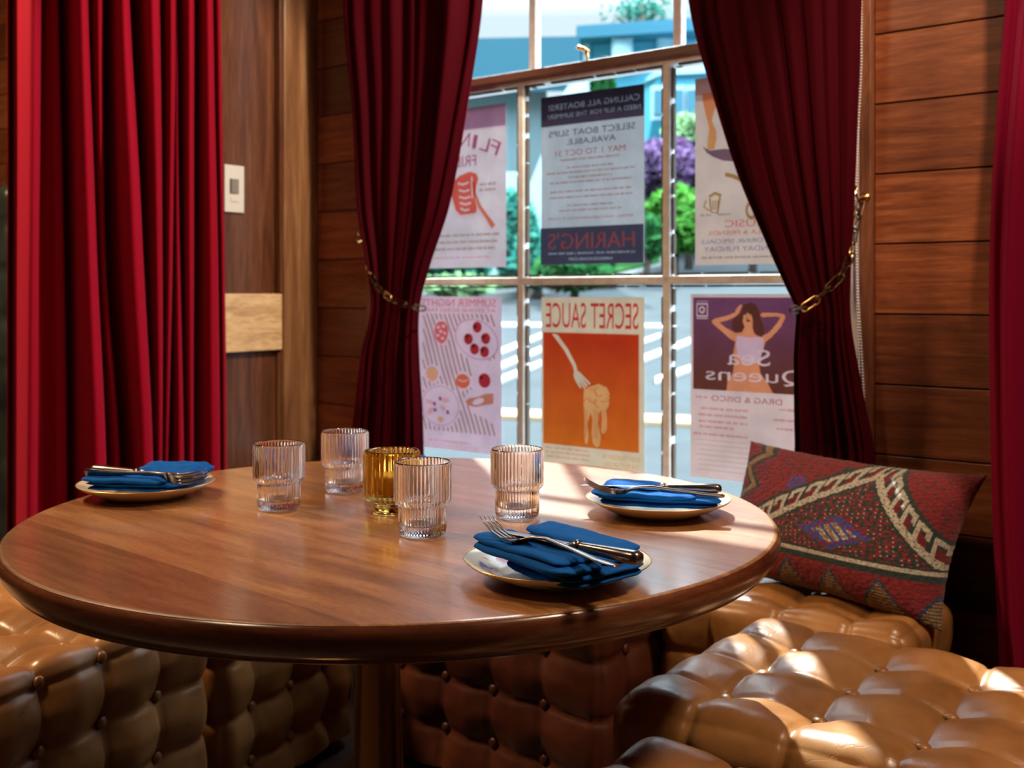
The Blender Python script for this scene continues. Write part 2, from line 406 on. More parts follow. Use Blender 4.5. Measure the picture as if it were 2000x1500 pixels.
sweep(bm, [(lt0+.006, -.003, 1.737), (lt0-.008, -.006, 1.744), (lt0-.022, -.012, 1.750), (lt0-.028, -.014, 1.748)], [(.003,.003), (.006,.006), (.0075,.0065), (.003,.003)], 10)
obj('sash_latch', bm, M['brass'], win, smooth=True)['label'] = 'brass sash latch on top of the meeting rail'

# left partition: post, panels, pale board
bm = bmesh.new(); box(bm, -.985, -.873, -.182, YW, 0, ZC, .004); tag(wob('trim_1', bm, M['post']), kind='structure')
bm = bmesh.new(); box(bm, -.96, -.905, -1.0, -.182, 0, ZC); tag(wob('wall_partition', bm, M['panel']), kind='structure')
bm = bmesh.new(); box(bm, -.905, -.882, -1.0, -.183, .909, 1.085, .002); tag(wob('trim_2', bm, M['board']), kind='structure')
bm = bmesh.new(); box(bm, -.905, -.878, -.196, -.1825, 1.086, ZC, .001); box(bm, -.905, -.893, -.192, -.1825, 0, .908, .001)
tag(wob('trim_3', bm, M['panel']), kind='structure')

# thermostat
def y_at(px, t0):
    b = W0 + U*t0; r = (px-1000)/F
    return (r*b.y - b.x)/(V.x - r*V.y)
ya, yb = y_at(438, -.9), y_at(476, -.9)
dA = W(-.9, (ya+yb)/2, 0).y; z1_, z0_ = CZ-(323-HY)/F*dA, CZ-(415-HY)/F*dA
th = empty('wall_control', W(-.905, (ya+yb)/2, (z0_+z1_)/2), RZ)
tag(th, 'white wall control plate with grey square grille on the wood panel', 'thermostat')
hw, hh = (yb-ya)/2, (z1_-z0_)/2
bm = bmesh.new(); box(bm, 0, .008, -hw, hw, -hh, hh, .002); obj('plate', bm, M['white'], th)
bm = bmesh.new(); box(bm, .008, .011, -hw*.5, hw*.38, -hh*.2, hh*.42, .0005)
obj('grille', bm, M['grille'], th)
bm = bmesh.new(); box(bm, .008, .0114, -hw*.5, -hw*.36, -hh*.2, hh*.42, .0003); obj('slot', bm, M['darkslot'], th)
bm = bmesh.new(); box(bm, .008, .010, -hw*.42, hw*.42, -hh*.55, -hh*.34, .0005); obj('button', bm, M['white'], th)

# ------------------------------------------------------------------ curtains
def cloth_grid(rows):
    bm = bmesh.new(); G = [[bm.verts.new(p) for p in r] for r in rows]
    for A, B in zip(G, G[1:]):
        for i in range(len(A)-1): bm.faces.new((A[i], A[i+1], B[i+1], B[i]))
    return bm
def thick(o, t=.002):
    md = o.modifiers.new('thickness', 'SOLIDIFY'); md.thickness = t; md.offset = 0
    return o
def tied_curtain(edges, y0, folds, amp, seed, ztop, zbot, name, label, m, push=0):
    """edges: [(z, t_left, t_right, amplitude)], folds: [(position 0..1, strength, width)] of the pleat ridges"""
    rows = []; nS = 260; z = ztop; nz = 150
    for j in range(nz+1):
        z = lerp(ztop, zbot, j/nz); tl, tr, a = interp(edges, z); row = []
        for i in range(nS+1):
            s = i/nS; h = 0
            for c, st, w in folds:
                cc = c + .012*math.sin(z*3.1+c*40+seed)
                h += st*math.exp(-((s-cc)/w)**2)
            h += .10*math.sin(s*47+seed+z*.8) + .05*math.sin(s*91+z*1.7+seed)
            yy = y0 - a*(.85*h + .35*math.sin(s*11+seed*2)*math.sin(z*1.1+seed)) + .006*noise.noise(Vector((s*3, z*2.5, seed)))
            sk = .004*math.sin(z*2.2+s*9)
            h2_ = yy; row.append((lerp(tl, tr, s)+sk, yy + push*max(0, min(1, (1.0-z)/.25)), z))
        rows.append(row)
    o = wob(name, cloth_grid(rows), m, smooth=True, keep=True); thick(o, .003); tag(o, label, 'curtain'); return o
YC = -.13
def E(py, pl, pr, a):
    d_ref = None
    tl, z1 = zt(pl, py, YC); tr, z2 = zt(pr, py, YC)
    return ((z1+z2)/2, tl, tr, a)
def esort(L): return sorted(L, key=lambda r: r[0])
ed = [E(0, 676, 945, .034), E(180, 690, 922, .034), E(400, 704, 882, .032), E(520, 722, 843, .026), E(600, 728, 823, .018),
      E(690, 712, 822, .026), E(800, 702, 828, .032), E(900, 690, 831, .034)]
zt_ = ed[0][0]; ed += [(2.62, t_at(668, YC), t_at(962, YC), .036), (.02, t_at(655, YC), t_at(845, YC), .04)]
fl = [(.02,.5,.03), (.12,.45,.035), (.22,.3,.03), (.35,.55,.055), (.49,.35,.04), (.60,.6,.05), (.72,.45,.03), (.85,1.6,.05), (.96,.8,.022)]
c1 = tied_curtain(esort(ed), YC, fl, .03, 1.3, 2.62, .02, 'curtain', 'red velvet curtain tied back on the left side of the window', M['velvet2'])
ed = [E(0, 1356, 1683, .034), E(150, 1391, 1680, .034), E(330, 1441, 1676, .032), E(480, 1500, 1668, .028), E(560, 1534, 1664, .022), E(607, 1553, 1664, .018),
      E(700, 1545, 1674, .026), E(800, 1538, 1687, .03), E(880, 1534, 1697, .032)]
ed += [(2.62, t_at(1262, YC), t_at(1688, YC), .036), (.02, t_at(1520, YC), t_at(1712, YC), .04)]
fl = [(.03,.8,.025), (.12,.4,.03), (.23,1.3,.035), (.37,.35,.04), (.48,.6,.05), (.59,.9,.045), (.74,.6,.05), (.84,.35,.03), (.94,.7,.04)]
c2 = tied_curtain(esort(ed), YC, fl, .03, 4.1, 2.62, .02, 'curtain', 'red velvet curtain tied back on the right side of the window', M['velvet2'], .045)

# big hanging curtain on the left, parallel to the partition
T0 = -.80
def left_curtain():
    R = [  # right silhouette of every ridge: column at py 0, 480, 900, height
        (78, 74, 70, 1.0, 1), (112, 124, 128, .25, 0), (170, 187, 205, .95, 1), (200, 203, 232, .35, 0), (251, 277, 297, .9, 1), (309, 316, 314, .8, 1),
        (341, 336, 326, .85, 1), (345, 350, 356, .6, 1), (377, 377, 375, .95, 1), (414, 423, 428, .55, 1), (429, 436, 441, .75, 1)]
    rows = []; nz = 110; zt0, zb0 = 2.75, .02
    for j in range(nz+1):
        z = lerp(zt0, zb0, j/nz); py = max(-420, min(1500, HY + (CZ-z)/2.9*F)); row = []
        ks = []
        for a, b, c, h, big in R:
            x = interp([(-420, a-(b-a)*.5), (0, a), (480, b), (900, c), (1500, c+(c-b)*.6)], py)
            ks.append((x, h))
        pts = [(14, .15)]; prev = 14
        for x, h in ks:
            w = x-prev
            hh_ = min(1.0, h, .12 + w*.0115)
            pts += [(prev+w*.10, -.05), (x-w*.40, hh_*.78), (x-w*.26, hh_*.98), (x-w*.10, hh_*1.02), (x-.8, hh_*.92), (x+1.6, hh_*.55), (x+.2, .05)]
            prev = x
        pts.append((prev+1, .0))
        # resample the profile smoothly
        poly = [(p[0], p[1]) for p in pts]; out = []
        for i in range(len(poly)-1):
            p0, p1, p2, p3 = poly[max(i-1,0)], poly[i], poly[i+1], poly[min(i+2, len(poly)-1)]
            for q in range(7):
                f = q/7; out.append(tuple(.5*((2*p1[k]) + (-p0[k]+p2[k])*f + (2*p0[k]-5*p1[k]+4*p2[k]-p3[k])*f*f + (-p0[k]+3*p1[k]-3*p2[k]+p3[k])*f**3) for k in (0, 1)))
        out.append(poly[-1])
        for x, h in out:
            tt = T0 - .06 + .18*h; y = y_at(x, tt); row.append((tt + .004*noise.noise(Vector((y*6, z*2, 3))), y, z))
        rows.append(row)
    o = wob('curtain', cloth_grid(rows), M['velvet'], smooth=True, keep=True); thick(o, .002)
    tag(o, 'tall red velvet curtain hanging straight in deep pleats at far left', 'curtain')
left_curtain()
# right edge curtain
def right_curtain():
    rows = []; nz = 90; y0 = -.24
    edge = [(z_, t) for z_, t in []]
    tab = esort([(zt(px, py, y0)[1], zt(px, py, y0)[0]) for px, py in ((1958, 0), (1946, 150), (1930, 380), (1925, 600), (1927, 800), (1931, 1000), (1940, 1200), (1945, 1310))])
    for j in range(nz+1):
        z = lerp(2.7, .02, j/nz); tl = interp([(a, b) for a, b in tab], z); row = []
        for i in range(161):
            s = i/160; w = .62
            h = 0
            for c, st, ww in ((.02,.35,.012), (.085,1.25,.034), (.18,.9,.03), (.30,1.1,.04), (.44,.9,.04), (.6,1.1,.04), (.76,.9,.04), (.9,1.,.04)):
                h += st*math.exp(-((s-c-.006*math.sin(z*2.4+c*30))/ww)**2)
            row.append((tl + w*s, y0+.03 - .05*h, z))
        rows.append(row)
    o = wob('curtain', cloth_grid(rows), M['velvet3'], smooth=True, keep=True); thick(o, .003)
    tag(o, 'crimson velvet curtain cut off by the right edge of the picture', 'curtain')
right_curtain()

# chain ties
def chain(path, label, hook_side):
    root = empty('tieback_chain', W0, RZ); tag(root, label, 'curtain tieback')
    P = [Vector(p) for p in path]; seg = [(b-a).length for a, b in zip(P, P[1:])]; tot = sum(seg)
    def at(s):
        for i, L_ in enumerate(seg):
            if s <= L_ or i == len(seg)-1: return P[i].lerp(P[i+1], min(1, s/L_)), (P[i+1]-P[i]).normalized()
            s -= L_
    s = 0; i = 0
    while s < tot-.012:
        L_ = .040; c, d = at(min(s+L_/2, tot)); 
        u = d.cross(Vector((0, 1, 0))).normalized(); w = d.cross(u).normalized()
        side = u if i % 2 == 0 else w; bm = bmesh.new(); pts = []
        hl, hw_ = L_*.5+.003, .0085
        for k in range(20):
            a = 2*PI*k/20; pts.append(c + d*(math.copysign(max(0, hl-hw_), math.cos(a)) + hw_*math.cos(a)) + side*hw_*math.sin(a))
        upv = d.cross(side)
        sweep(bm, pts, (.0022, .0022), 8, up=upv, closed=True)
        obj('link', bm, M['brass'] if i % 5 == 3 else M['darkbrass'], root, smooth=True)
        s += L_*.86; i += 1
    return root
def Pw(px, py, y): t, z = zt(px, py, y); return (t, y, z)
chain([Pw(716, 478, -.07), Pw(718, 520, -.12), Pw(738, 562, -.17), Pw(768, 588, -.205), Pw(800, 598, -.205), Pw(826, 603, -.16)], 'brass chain holding the left window curtain', -1)
chain([Pw(1682, 392, -.07), Pw(1668, 450, -.10), Pw(1662, 500, -.14), Pw(1640, 543, -.19), Pw(1600, 582, -.205), Pw(1572, 600, -.205), Pw(1547, 607, -.16)], 'brass chain holding the right window curtain', 1)
def hook(px, py, label):
    t, z = zt(px, py, YW-.03); r = empty('wall_hook', W(t, YW-.022, z), RZ); tag(r, label, 'hook')
    bm = bmesh.new(); lathe(bm, [(0, -.004), (.011, -.004), (.012, 0), (0, .002)], 20); bmesh.ops.rotate(bm, verts=bm.verts, matrix=Matrix.Rotation(PI/2, 3, 'X')); obj('plate', bm, M['brass'], r, smooth=True)
    bm = bmesh.new(); sweep(bm, [(0, 0, 0), (0, -.02, .0), (-.004, -.034, -.006), (-.006, -.042, .006), (-.005, -.040, .02)], [(.0035,.0035)]*4+[(.005,.005)], 10)
    obj('hook_arm', bm, M['brass'], r, smooth=True)
hook(1687, 385, 'small brass hook on the right window casing'); hook(714, 470, 'small brass hook on the wall left of the window')
# beaded blind chain
bm = bmesh.new()
for off in (0, .009):
    z = 1.02
    tA, zA = zt(1675, 120, -.065); tB, zB = zt(1672, 430, -.065); tC, zC_ = zt(1680, 780, -.065)
    tab = [(zC_, tC), (zB, tB-off), (zA, tA)]
    z = zC_
    while z < 1.75:
        t = interp(tab, z)
        bmesh.ops.create_icosphere(bm, subdivisions=1, radius=.0026, matrix=Matrix.Translation((t+off, -.066, z))); z += .0066
tag(wob('blind_chain', bm, M['silverbead'], smooth=True), 'thin beaded blind chain hanging beside the right window curtain', 'chain')

# ------------------------------------------------------------------ posters on the glass
def glyphs(body, cx, cy, w, h, bold=0, mirror=True, font=None):
    """outlines of a line of lettering, fitted into w x h around (cx, cy), x to the right, y up"""
    cd = bpy.data.curves.new('t', 'FONT'); cd.body = body; cd.offset = bold; cd.resolution_u = 4
    o = bpy.data.objects.new('t', cd); COL.objects.link(o); dg = bpy.context.evaluated_depsgraph_get()
    c = o.to_curve(dg); polys = []
    for s in c.splines:
        n = len(s.bezier_points); pl = []
        if s.type == 'BEZIER':
            for i in range(n):
                a, b = s.bezier_points[i], s.bezier_points[(i+1) % n]
                straight = (a.handle_right-a.co).length < 1e-5 and (b.handle_left-b.co).length < 1e-5
                for q in range(1 if straight else 4):
                    f = q/4; g = 1-f
                    p = a.co*g**3 + a.handle_right*3*g*g*f + b.handle_left*3*g*f*f + b.co*f**3; pl.append((p.x, p.y))
        else: pl = [(p.co.x, p.co.y) for p in s.points]
        polys.append(pl)
    o.to_curve_clear(); bpy.data.objects.remove(o); bpy.data.curves.remove(cd)
    xs = [p[0] for q in polys for p in q]; ys = [p[1] for q in polys for p in q]
    x0, x1, y0, y1 = min(xs), max(xs), min(ys), max(ys); sx_, sy_ = w/(x1-x0), h/(y1-y0)
    out = []
    for q in polys:
        out.append([(cx + (-1 if mirror else 1)*(px-(x0+x1)/2)*sx_, cy + (py-(y0+y1)/2)*sy_) for px, py in q])
    return out
def fill(polys):
    """even-odd filled flat mesh data from outlines"""
    cd = bpy.data.curves.new('f', 'CURVE'); cd.dimensions = '2D'; cd.fill_mode = 'BOTH'
    for pl in polys:
        s = cd.splines.new('POLY'); s.points.add(len(pl)-1)
        for p, (x, y) in zip(s.points, pl): p.co = (x, y, 0, 1)
        s.use_cyclic_u = True
    o = bpy.data.objects.new('f', cd); COL.objects.link(o); dg = bpy.context.evaluated_depsgraph_get()
    me = bpy.data.meshes.new_from_object(o.evaluated_get(dg)); bpy.data.objects.remove(o); bpy.data.curves.remove(cd)
    return me
class Poster:
    def __init__(s, t0, z1, label, col, w=.33, h=.457, tr=.165, lean=0):
        s.w, s.h = w, h; s.root = empty('poster', W(t0, -.0045, z1-h), RZ); tag(s.root, label, 'poster'); s.layer = 0
        bm = bmesh.new(); N_ = 14; rows = []
        for j in range(N_+1):
            rows.append([(w*i/N_, -.0012*(1+noise.noise(Vector((i*.5, j*.4, t0*9)))), h*j/N_) for i in range(N_+1)])
        bm = cloth_grid(rows); o = obj('paper', bm, paper('poster paper', col, tr), s.root, smooth=True, keep=True)
    def add(s, name, polys, m):
        """polys in poster fractions x 0..1 to the right, y 0..1 downwards (as seen from the room)"""
        me = fill(polys); s.layer += 1; y = -.0030-.0004*s.layer
        for v in me.vertices: v.co = Vector((v.co.x, y, v.co.y))
        me.materials.clear(); me.materials.append(m)
        o = bpy.data.objects.new(name, me); COL.objects.link(o); o.parent = s.root; return o
    def X(s, x): return x*s.w
    def Y(s, y): return (1-y)*s.h
    def P(s, pts): return [(s.X(x), s.Y(y)) for x, y in pts]
    def rect(s, x0, y0, x1, y1): return s.P([(x0, y0), (x1, y0), (x1, y1), (x0, y1)])
    def text(s, body, cx, cy, w, h, bold=0): return glyphs(body, s.X(cx), s.Y(cy), w*s.w, h*s.h, bold)
    def ell(s, cx, cy, rx, ry, n=28, rot=0, wob_=0, sd=0):
        out = []
        for k in range(n):
            a = 2*PI*k/n; q = 1+wob_*math.sin(3*a+sd)+wob_*.6*math.sin(7*a+sd*2)
            x, y = rx*s.w*math.cos(a)*q, ry*s.h*math.sin(a)*q; ca, sa = math.cos(rot), math.sin(rot)
            out.append((s.X(cx)+x*ca-y*sa, s.Y(cy)+x*sa+y*ca))
        return out
    def bars(s, cx, cy, w, h, sd):
        """an unreadable line of tiny print: short upright strokes grouped into words"""
        rr = random.Random(sd); out = []; x = cx-w/2
        while x < cx+w/2:
            L_ = rr.uniform(.03, .085)
            q = x
            while q < min(x+L_, cx+w/2):
                ww = rr.uniform(.004, .008); hh_ = h*rr.uniform(.45, 1)
                out.append(s.rect(q, cy-hh_/2, q+ww, cy+hh_/2)); q += ww+.0035
            x += L_+.014
        return out
    def line(s, pts, wd):
        """a stroke of width wd (fraction of the poster's width) through pts"""
        P = [Vector((s.X(x), s.Y(y))) for x, y in pts]; L_, R_ = [], []
        for i, p in enumerate(P):
            d = (P[min(i+1, len(P)-1)]-P[max(i-1, 0)]).normalized(); n = Vector((-d.y, d.x))
            ww = (wd[i] if isinstance(wd, list) else wd)*s.w/2
            L_.append(tuple(p+n*ww)); R_.append(tuple(p-n*ww))
        return L_ + R_[::-1]

TT = zt(1061, 192, 0)
# boat slips notice
p = Poster(0.0, 1.628, 'grey boat slips notice with dark bands, middle upper pane', (.33,.375,.43), .33, .463)
DK = ink((.16,.10,.13)); RD = ink((.75,.20,.14)); DK2 = ink((.14,.11,.16))
p.add('header_band', [p.rect(0, 0, 1, .178)] + p.text('CALLING ALL BOATERS!', .52, .068, .88, .034, .012) + p.text('NEED A SLIP FOR THE SUMMER?', .52, .122, .90, .026, .01), DK)
p.add('headline', p.text('SELECT BOAT SLIPS', .50, .226, .84, .036, .02) + p.text('AVAILABLE.', .50, .281, .48, .034, .02), DK2)
p.add('date_line', p.text('MAY 1 TO OCT 31', .49, .345, .68, .034, .02), RD)
rows = []
for i, (cy, w_) in enumerate(((.386,.58), (.432,.45), (.460,.86), (.490,.42), (.518,.80), (.572,.78), (.606,.80), (.655,.44), (.684,.60))): rows += p.bars(.49, cy, w_, .014, i)
p.add('small_print', rows, ink((.72,.30,.22)))
p.add('contact_line', p.text('EMAIL: INFO@HARINGSCT.COM', .49, .732, .82, .020, .012), RD)
nm = p.text("HARING'S", .495, .862, .84, .095, .03)
p.add('footer_band', [p.rect(0, .782, 1, 1)] + nm + p.text('12 RIVERVIEW AVE. NOANK | 860 980 0440', .50, .938, .84, .017, .012) + p.text('HARINGSNOANK.COM', .50, .970, .42, .016, .012), DK2)
p.add('name', nm, ink((.60,.10,.09)))
# secret sauce
p = Poster(t_at(1060, 0), 1.0755, 'orange poster of a fork with noodles, middle lower pane', (.46,.38,.28), .33, .457)
p.add('title', p.text('SECRET SAUCE', .50, .108, .90, .150, .055), ink((.80,.07,.07)))
def cx6(x, y): return ((x-176)/562, (y-230)/944)
fork = [cx6(*q) for q in ((240,440), (252,437), (274,444), (330,520), (378,610), (384,640), (405,655), (455,705), (458,722), (448,715), (412,678), (445,728), (440,735), (400,690), (432,738), (425,742), (392,700), (408,735), (398,738), (374,700), (362,670), (366,645), (358,615), (310,530))]
nood = []
rr = random.Random(3)
blob = [cx6(*q) for q in ((420,745), (450,715), (500,708), (545,725), (560,760), (556,820), (540,850), (545,900), (542,960), (528,985), (514,970), (520,900), (515,850), (500,870), (498,930), (512,1000), (505,1050), (488,1058), (470,1040), (462,980), (468,900), (455,870), (440,930), (446,1000), (440,1045), (426,1042), (422,980), (424,900), (418,820))]
holes = []
for k in range(9):
    cx, cy = 440+rr.random()*100, 742+rr.random()*85
    holes.append(p.line([cx6(cx+18*math.cos(a)*1.2, cy+22*math.sin(a)) for a in [k+q*.5 for q in range(6)]], .006))
p.add('picture', [p.rect(.025, .212, .955, .885), p.P(fork), p.P(blob)], ink((.78,.085,.035), (.95,.32,.05), 0, .457*.75))
p.add('noodles', [p.P(blob)], ink((1,.66,.36)))
p.add('noodle_strands', holes + [p.line([cx6(x, 850), cx6(x+5, 930), cx6(x-3, 1010)], .006) for x in (432, 478, 492, 530)], ink((.9,.38,.12)))
p.add('footer_text', p.text('EVERY THURSDAY IN', .79, .925, .34, .028, .01) + p.text('THE PORT OF CALL', .79, .968, .34, .028, .01), ink((.95,.62,.25)))
rows = []
for i, cy in enumerate((.905, .932, .958)): rows += p.bars(.27, cy, .44, .016, 20+i)
p.add('small_print', rows, ink((.9,.5,.42)))
# sea queens
p = Poster(t_at(1351, 0), 1.0835, 'purple poster of a posing performer, right lower pane behind the curtain', (.47,.36,.36), .33, .457)
def q3(x, y): return ((x-45)/947, (y-57-(x-45)*.01)/1375)
hair = [q3(*a) for a in ((445,190), (455,150), (480,128), (520,122), (555,140), (580,185), (590,235), (612,290), (618,345), (595,372), (560,360), (540,340), (528,300), (532,250), (520,210), (490,196), (462,215), (455,260), (470,300), (450,340), (400,345), (375,310), (372,265), (400,225), (425,215))]
skin = [q3(*a) for a in ((462,215), (490,196), (520,210), (532,250), (528,300), (540,340), (600,365), (655,335), (712,268), (735,228), (700,222), (600,228), (585,212), (600,198), (700,196), (765,208), (770,230), (735,300), (672,370), (628,405), (600,480), (575,560), (590,640), (640,700), (690,790), (330,775), (340,700), (380,640), (392,560), (385,480), (400,410), (360,390), (290,330), (225,280), (215,258), (240,240), (330,220), (395,195), (410,165), (440,135), (452,145), (428,200), (400,225), (340,252), (275,268), (330,310), (400,345), (450,340), (470,300), (455,260))]
top = [q3(*a) for a in ((412,362), (450,370), (500,378), (560,372), (610,378), (612,450), (590,520), (560,560), (450,560), (415,500), (405,430))]
tx1 = p.text('Sea', .478, .335, .34, .085, .03); tx2 = p.text('Queens', .53, .435, .80, .085, .03)
def pip(x, y, pl):
    c = False; n = len(pl); j = n-1
    for i in range(n):
        if (pl[i][1] > y) != (pl[j][1] > y) and x < (pl[j][0]-pl[i][0])*(y-pl[i][1])/(pl[j][1]-pl[i][1])+pl[i][0]: c = not c
        j = i
    return c
def inany(x, y, pls): return sum(1 for q in pls if min(a_[0] for a_ in q) <= x <= max(a_[0] for a_ in q) and pip(x, y, q)) % 2
txs = tx1 + tx2; SK, HR, TP = p.P(skin), p.P(hair), p.P(top)
face = [p.ell(.455, .105, .012, .0035), p.ell(.498, .105, .012, .0035), p.ell(.476, .140, .020, .0055), p.line([q3(488,232), q3(484,255)], .007)]
logo = [p.rect(.052, .048, .150, .122), p.rect(.062, .056, .140, .114), p.rect(.052, .036, .150, .041), p.rect(.052, .128, .150, .133), p.ell(.10, .085, .026, .020, 14), p.ell(.10, .085, .014, .011, 12)]
bm = bmesh.new(); NX, NY = 230, 175; x0_, x1_, y0_, y1_ = p.X(.025), p.X(.975), p.Y(.518), p.Y(.017); p.layer += 1
vv = [[bm.verts.new((lerp(x0_, x1_, i/NX), -.0036, lerp(y0_, y1_, j/NY))) for i in range(NX+1)] for j in range(NY+1)]
for j in range(NY):
    for i in range(NX):
        x, y = lerp(x0_, x1_, (i+.5)/NX), lerp(y0_, y1_, (j+.5)/NY)
        if inany(x, y, txs): k = 4
        elif pip(x, y, HR) and not inany(x, y, face[:0]): k = 2
        elif inany(x, y, face): k = 2
        elif pip(x, y, TP): k = 3
        elif pip(x, y, SK): k = 1
        elif inany(x, y, logo): k = 4
        else: k = 0
        bm.faces.new((vv[j][i], vv[j][i+1], vv[j+1][i+1], vv[j+1][i])).material_index = k
obj('picture', bm, [ink((.30,.12,.26), (.24,.09,.06), .457*.55, .457*.95), ink((1,.52,.26)), ink((.20,.07,.05)), ink((.92,.80,.98)), ink((1,.95,1))], p.root, keep=True)
p.add('subtitle', p.text('DRAG & DISCO', .46, .562, .56, .030, .0), ink((.62,.22,.24)))
rows = []
for i, (cx_, cy, w_) in enumerate(((.28,.62,.38), (.27,.655,.40), (.27,.69,.40), (.22,.72,.28), (.10,.56,.10), (.82,.60,.2), (.8,.655,.24), (.8,.70,.2), (.25,.76,.44))): rows += p.bars(cx_, cy, w_, .016, 40+i)
p.add('small_print', rows, ink((.80,.36,.38)))
rows = [p.rect(.05+.01*(i % 3), .79+.027*i, .62+.03*(i % 4), .793+.027*i) for i in range(7)]
p.add('ruled_lines', rows, ink((.75,.62,.58)))
# summer nights
p = Poster(-.1417-.33, 1.077, 'lavender summer nights poster with food drawings, left lower pane', (.44,.33,.42), .33, .455)
def q5(x, y): return ((x-31)/730, (y-85)/1330)
p.add('title', p.text('SUMMER NIGHTS', q5(400,0)[0], .041, .87, .048, .02) + p.text('AT STONE ACRES FARM', q5(400,0)[0], .090, .87, .022, .012), ink((.85,.25,.27)))
ovals = [(560,450,185,165,-.3), (250,1040,165,175,0), (262,395,62,100,0), (182,762,58,68,0), (448,812,62,66,0), (628,795,56,66,0), (590,955,130,62,.25)]
def inside(x, y, ov, g=6):
    cx, cy, rx, ry, r_ = ov; dx, dy = x-cx, -(y-cy); c, s_ = math.cos(-r_), math.sin(-r_)
    return ((dx*c-dy*s_)/(rx+g))**2 + ((dx*s_+dy*c)/(ry+g))**2 < 1
rows = []
for i in range(-14, 17):
    x0 = 90+i*39; run = []
    for k in range(0, 61):
        y = 235+k*17; x = x0+(y-235)*.30 + 6*math.sin(k*.15)
        ok = 92 < x < 712 and not any(inside(x, y, o_) for o_ in ovals) and not (y > 640 and x > 520 and y < 1190-(700-x)*.3 and (x-520) > (y-640)*-.4+0 and y < 1060+ (x-520)*.5)
        if ok: run.append(q5(x, y))
        if (not ok or k == 60) and run:
            if len(run) > 1: rows.append(p.line(run, .016))
            run = []
p.add('stripes', rows, ink((.52,.33,.22)))
p.add('plate_rims', [p.ell(*q5(560,450), 185/730, 165/1330, 40, -.3), p.ell(*q5(560,450), 177/730, 158/1330, 40, -.3), p.ell(*q5(250,1040), 163/730, 174/1330, 40), p.ell(*q5(250,1040), 157/730, 168/1330, 40)], ink((.72,.40,.60)))
p.add('tomatoes', [p.ell(*q5(x, y), 38/730, 48/1330, 22) for x, y in ((568,345), (494,448), (638,440), (545,532), (628,552))] + [p.ell(*q5(628,795), 50/730, 62/1330, 22)], ink((.60,.06,.06)))
p.add('leaves', [p.ell(*q5(x, y), 20/730, 18/1330, 10) for x, y in ((548,340), (480,425), (618,425), (535,505), (612,535), (600,770))], ink((.45,.5,.5)))
sal = [p.ell(*q5(262,395), 60/730, 98/1330, 28, 0, .03)] + [p.ell(*q5(262+a, 395+b), 14/730, 12/1330, 10, 0, .1, a) for a, b in ((-28,-40), (18,-50), (30,10), (-30,30), (10,55), (-5,-5))]
p.add('salami', sal, ink((.92,.25,.20))); p.add('orange', [p.ell(*q5(448,812), 60/730, 62/1330, 24)] + [p.line([q5(408,800), q5(450,815), q5(490,800)], .008)], ink((.92,.26,.10)))
p.add('lemon', [p.ell(*q5(182,762), 54/730, 66/1330, 20, 0, .04), p.ell(*q5(256,1155), 26/730, 26/1330, 12, 0, .06)], ink((1,.66,.34)))
p.add('bread', [p.P([q5(*a) for a in ((470,985), (500,955), (580,935), (640,905), (705,898), (705,985), (640,1000), (560,1025), (490,1015))]), p.ell(*q5(580,975), 50/730, 26/1330, 14, .3)], ink((.80,.40,.22)))
p.add('shells', [p.ell(*q5(x, y), a/730, b/1330, 14, r_) for x, y, a, b, r_ in ((160,1010,38,20,-.2), (300,985,36,22,0), (165,1095,34,26,.7), (280,1058,26,18,-.5))], ink((1,.68,.62)))
p.add('garnish', [p.ell(*q5(x, y), 14/730, 20/1330, 10, .6) for x, y in ((255,975), (205,1025), (210,1078), (322,1090))], ink((.50,.12,.40)))
rows = p.bars(.42, .945, .5, .018, 60)
for i in range(3): rows += p.bars(.4, .965+.012*i, .7, .006, 61+i)
p.add('small_print', rows, ink((.9,.50,.48)))
# friday poster, left upper pane
p = Poster(t_at(991, 0)-.33, 1.628, 'pale poster with red steak drawing, left upper pane behind the curtain', (.40,.37,.44), .33, .467)
def q1(x, y): return ((x-1173)/3/191+1.0, (y-(610+(1173-x)*.12))/3/(320))
p.add('header_band', [p.rect(0, 0, 1, .135)], ink((.72,.52,.66)))
fl_ = []
for i, ch in enumerate('FLINTS'):
    f = i/7.0; cx = .88-f*.78; cy = .262-.10*math.sin((f*.55+.0)*PI)
    g = glyphs(ch, 0, 0, .105*p.w*(.45 if ch == 'I' else 1), .085*p.h, .02); a = .42*(1-f*1.7)
    # letters stand on an arch and lean with it
    ca, sa = math.cos(a), math.sin(-a)
    fl_ += [[(p.X(cx)+x*ca-y*sa, p.Y(cy)+x*sa+y*ca) for x, y in q] for q in g]
p.add('title', fl_ + p.text('FRIDAY', .44, .33, .46, .068, .015), ink((.62,.20,.32)))
steak = [q1(*a) for a in ((940,1020), (985,1030), (1000,1060), (985,1110), (975,1180), (990,1230), (985,1265), (940,1275), (880,1285), (850,1260), (830,1200), (815,1150), (830,1090), (870,1050))]
cut = [p.line([q1(x0, y0), q1((x0+x1)/2, (y0+y1)/2+10), q1(x1, y1)], .018) for x0, y0, x1, y1 in ((862,1095,935,1085), (868,1135,940,1130), (872,1175,945,1170), (876,1212,950,1208), (880,1245,940,1248), (955,1050,960,1180))]
bone = p.line([q1(965,1080), q1(975,1150), q1(1010,1230), q1(1060,1290), q1(1098,1340)], [.03,.032,.035,.04,.05])
p.add('steak_drawing', [p.P(steak)] + cut, ink((.92,.22,.13))); p.add('bone_drawing', [bone], ink((.90,.30,.16)))
rows = p.bars(.80, .485, .18, .022, 70) + p.bars(.80, .52, .18, .022, 71)
for i, cy in enumerate((.795, .838, .880)): rows += p.bars(.48, cy, .90-.05*i, .022, 72+i)
p.add('small_print', rows, ink((.52,.36,.24))); p.add('address_line', p.bars(.45, .935, .75, .016, 77), ink((.92,.50,.50)))
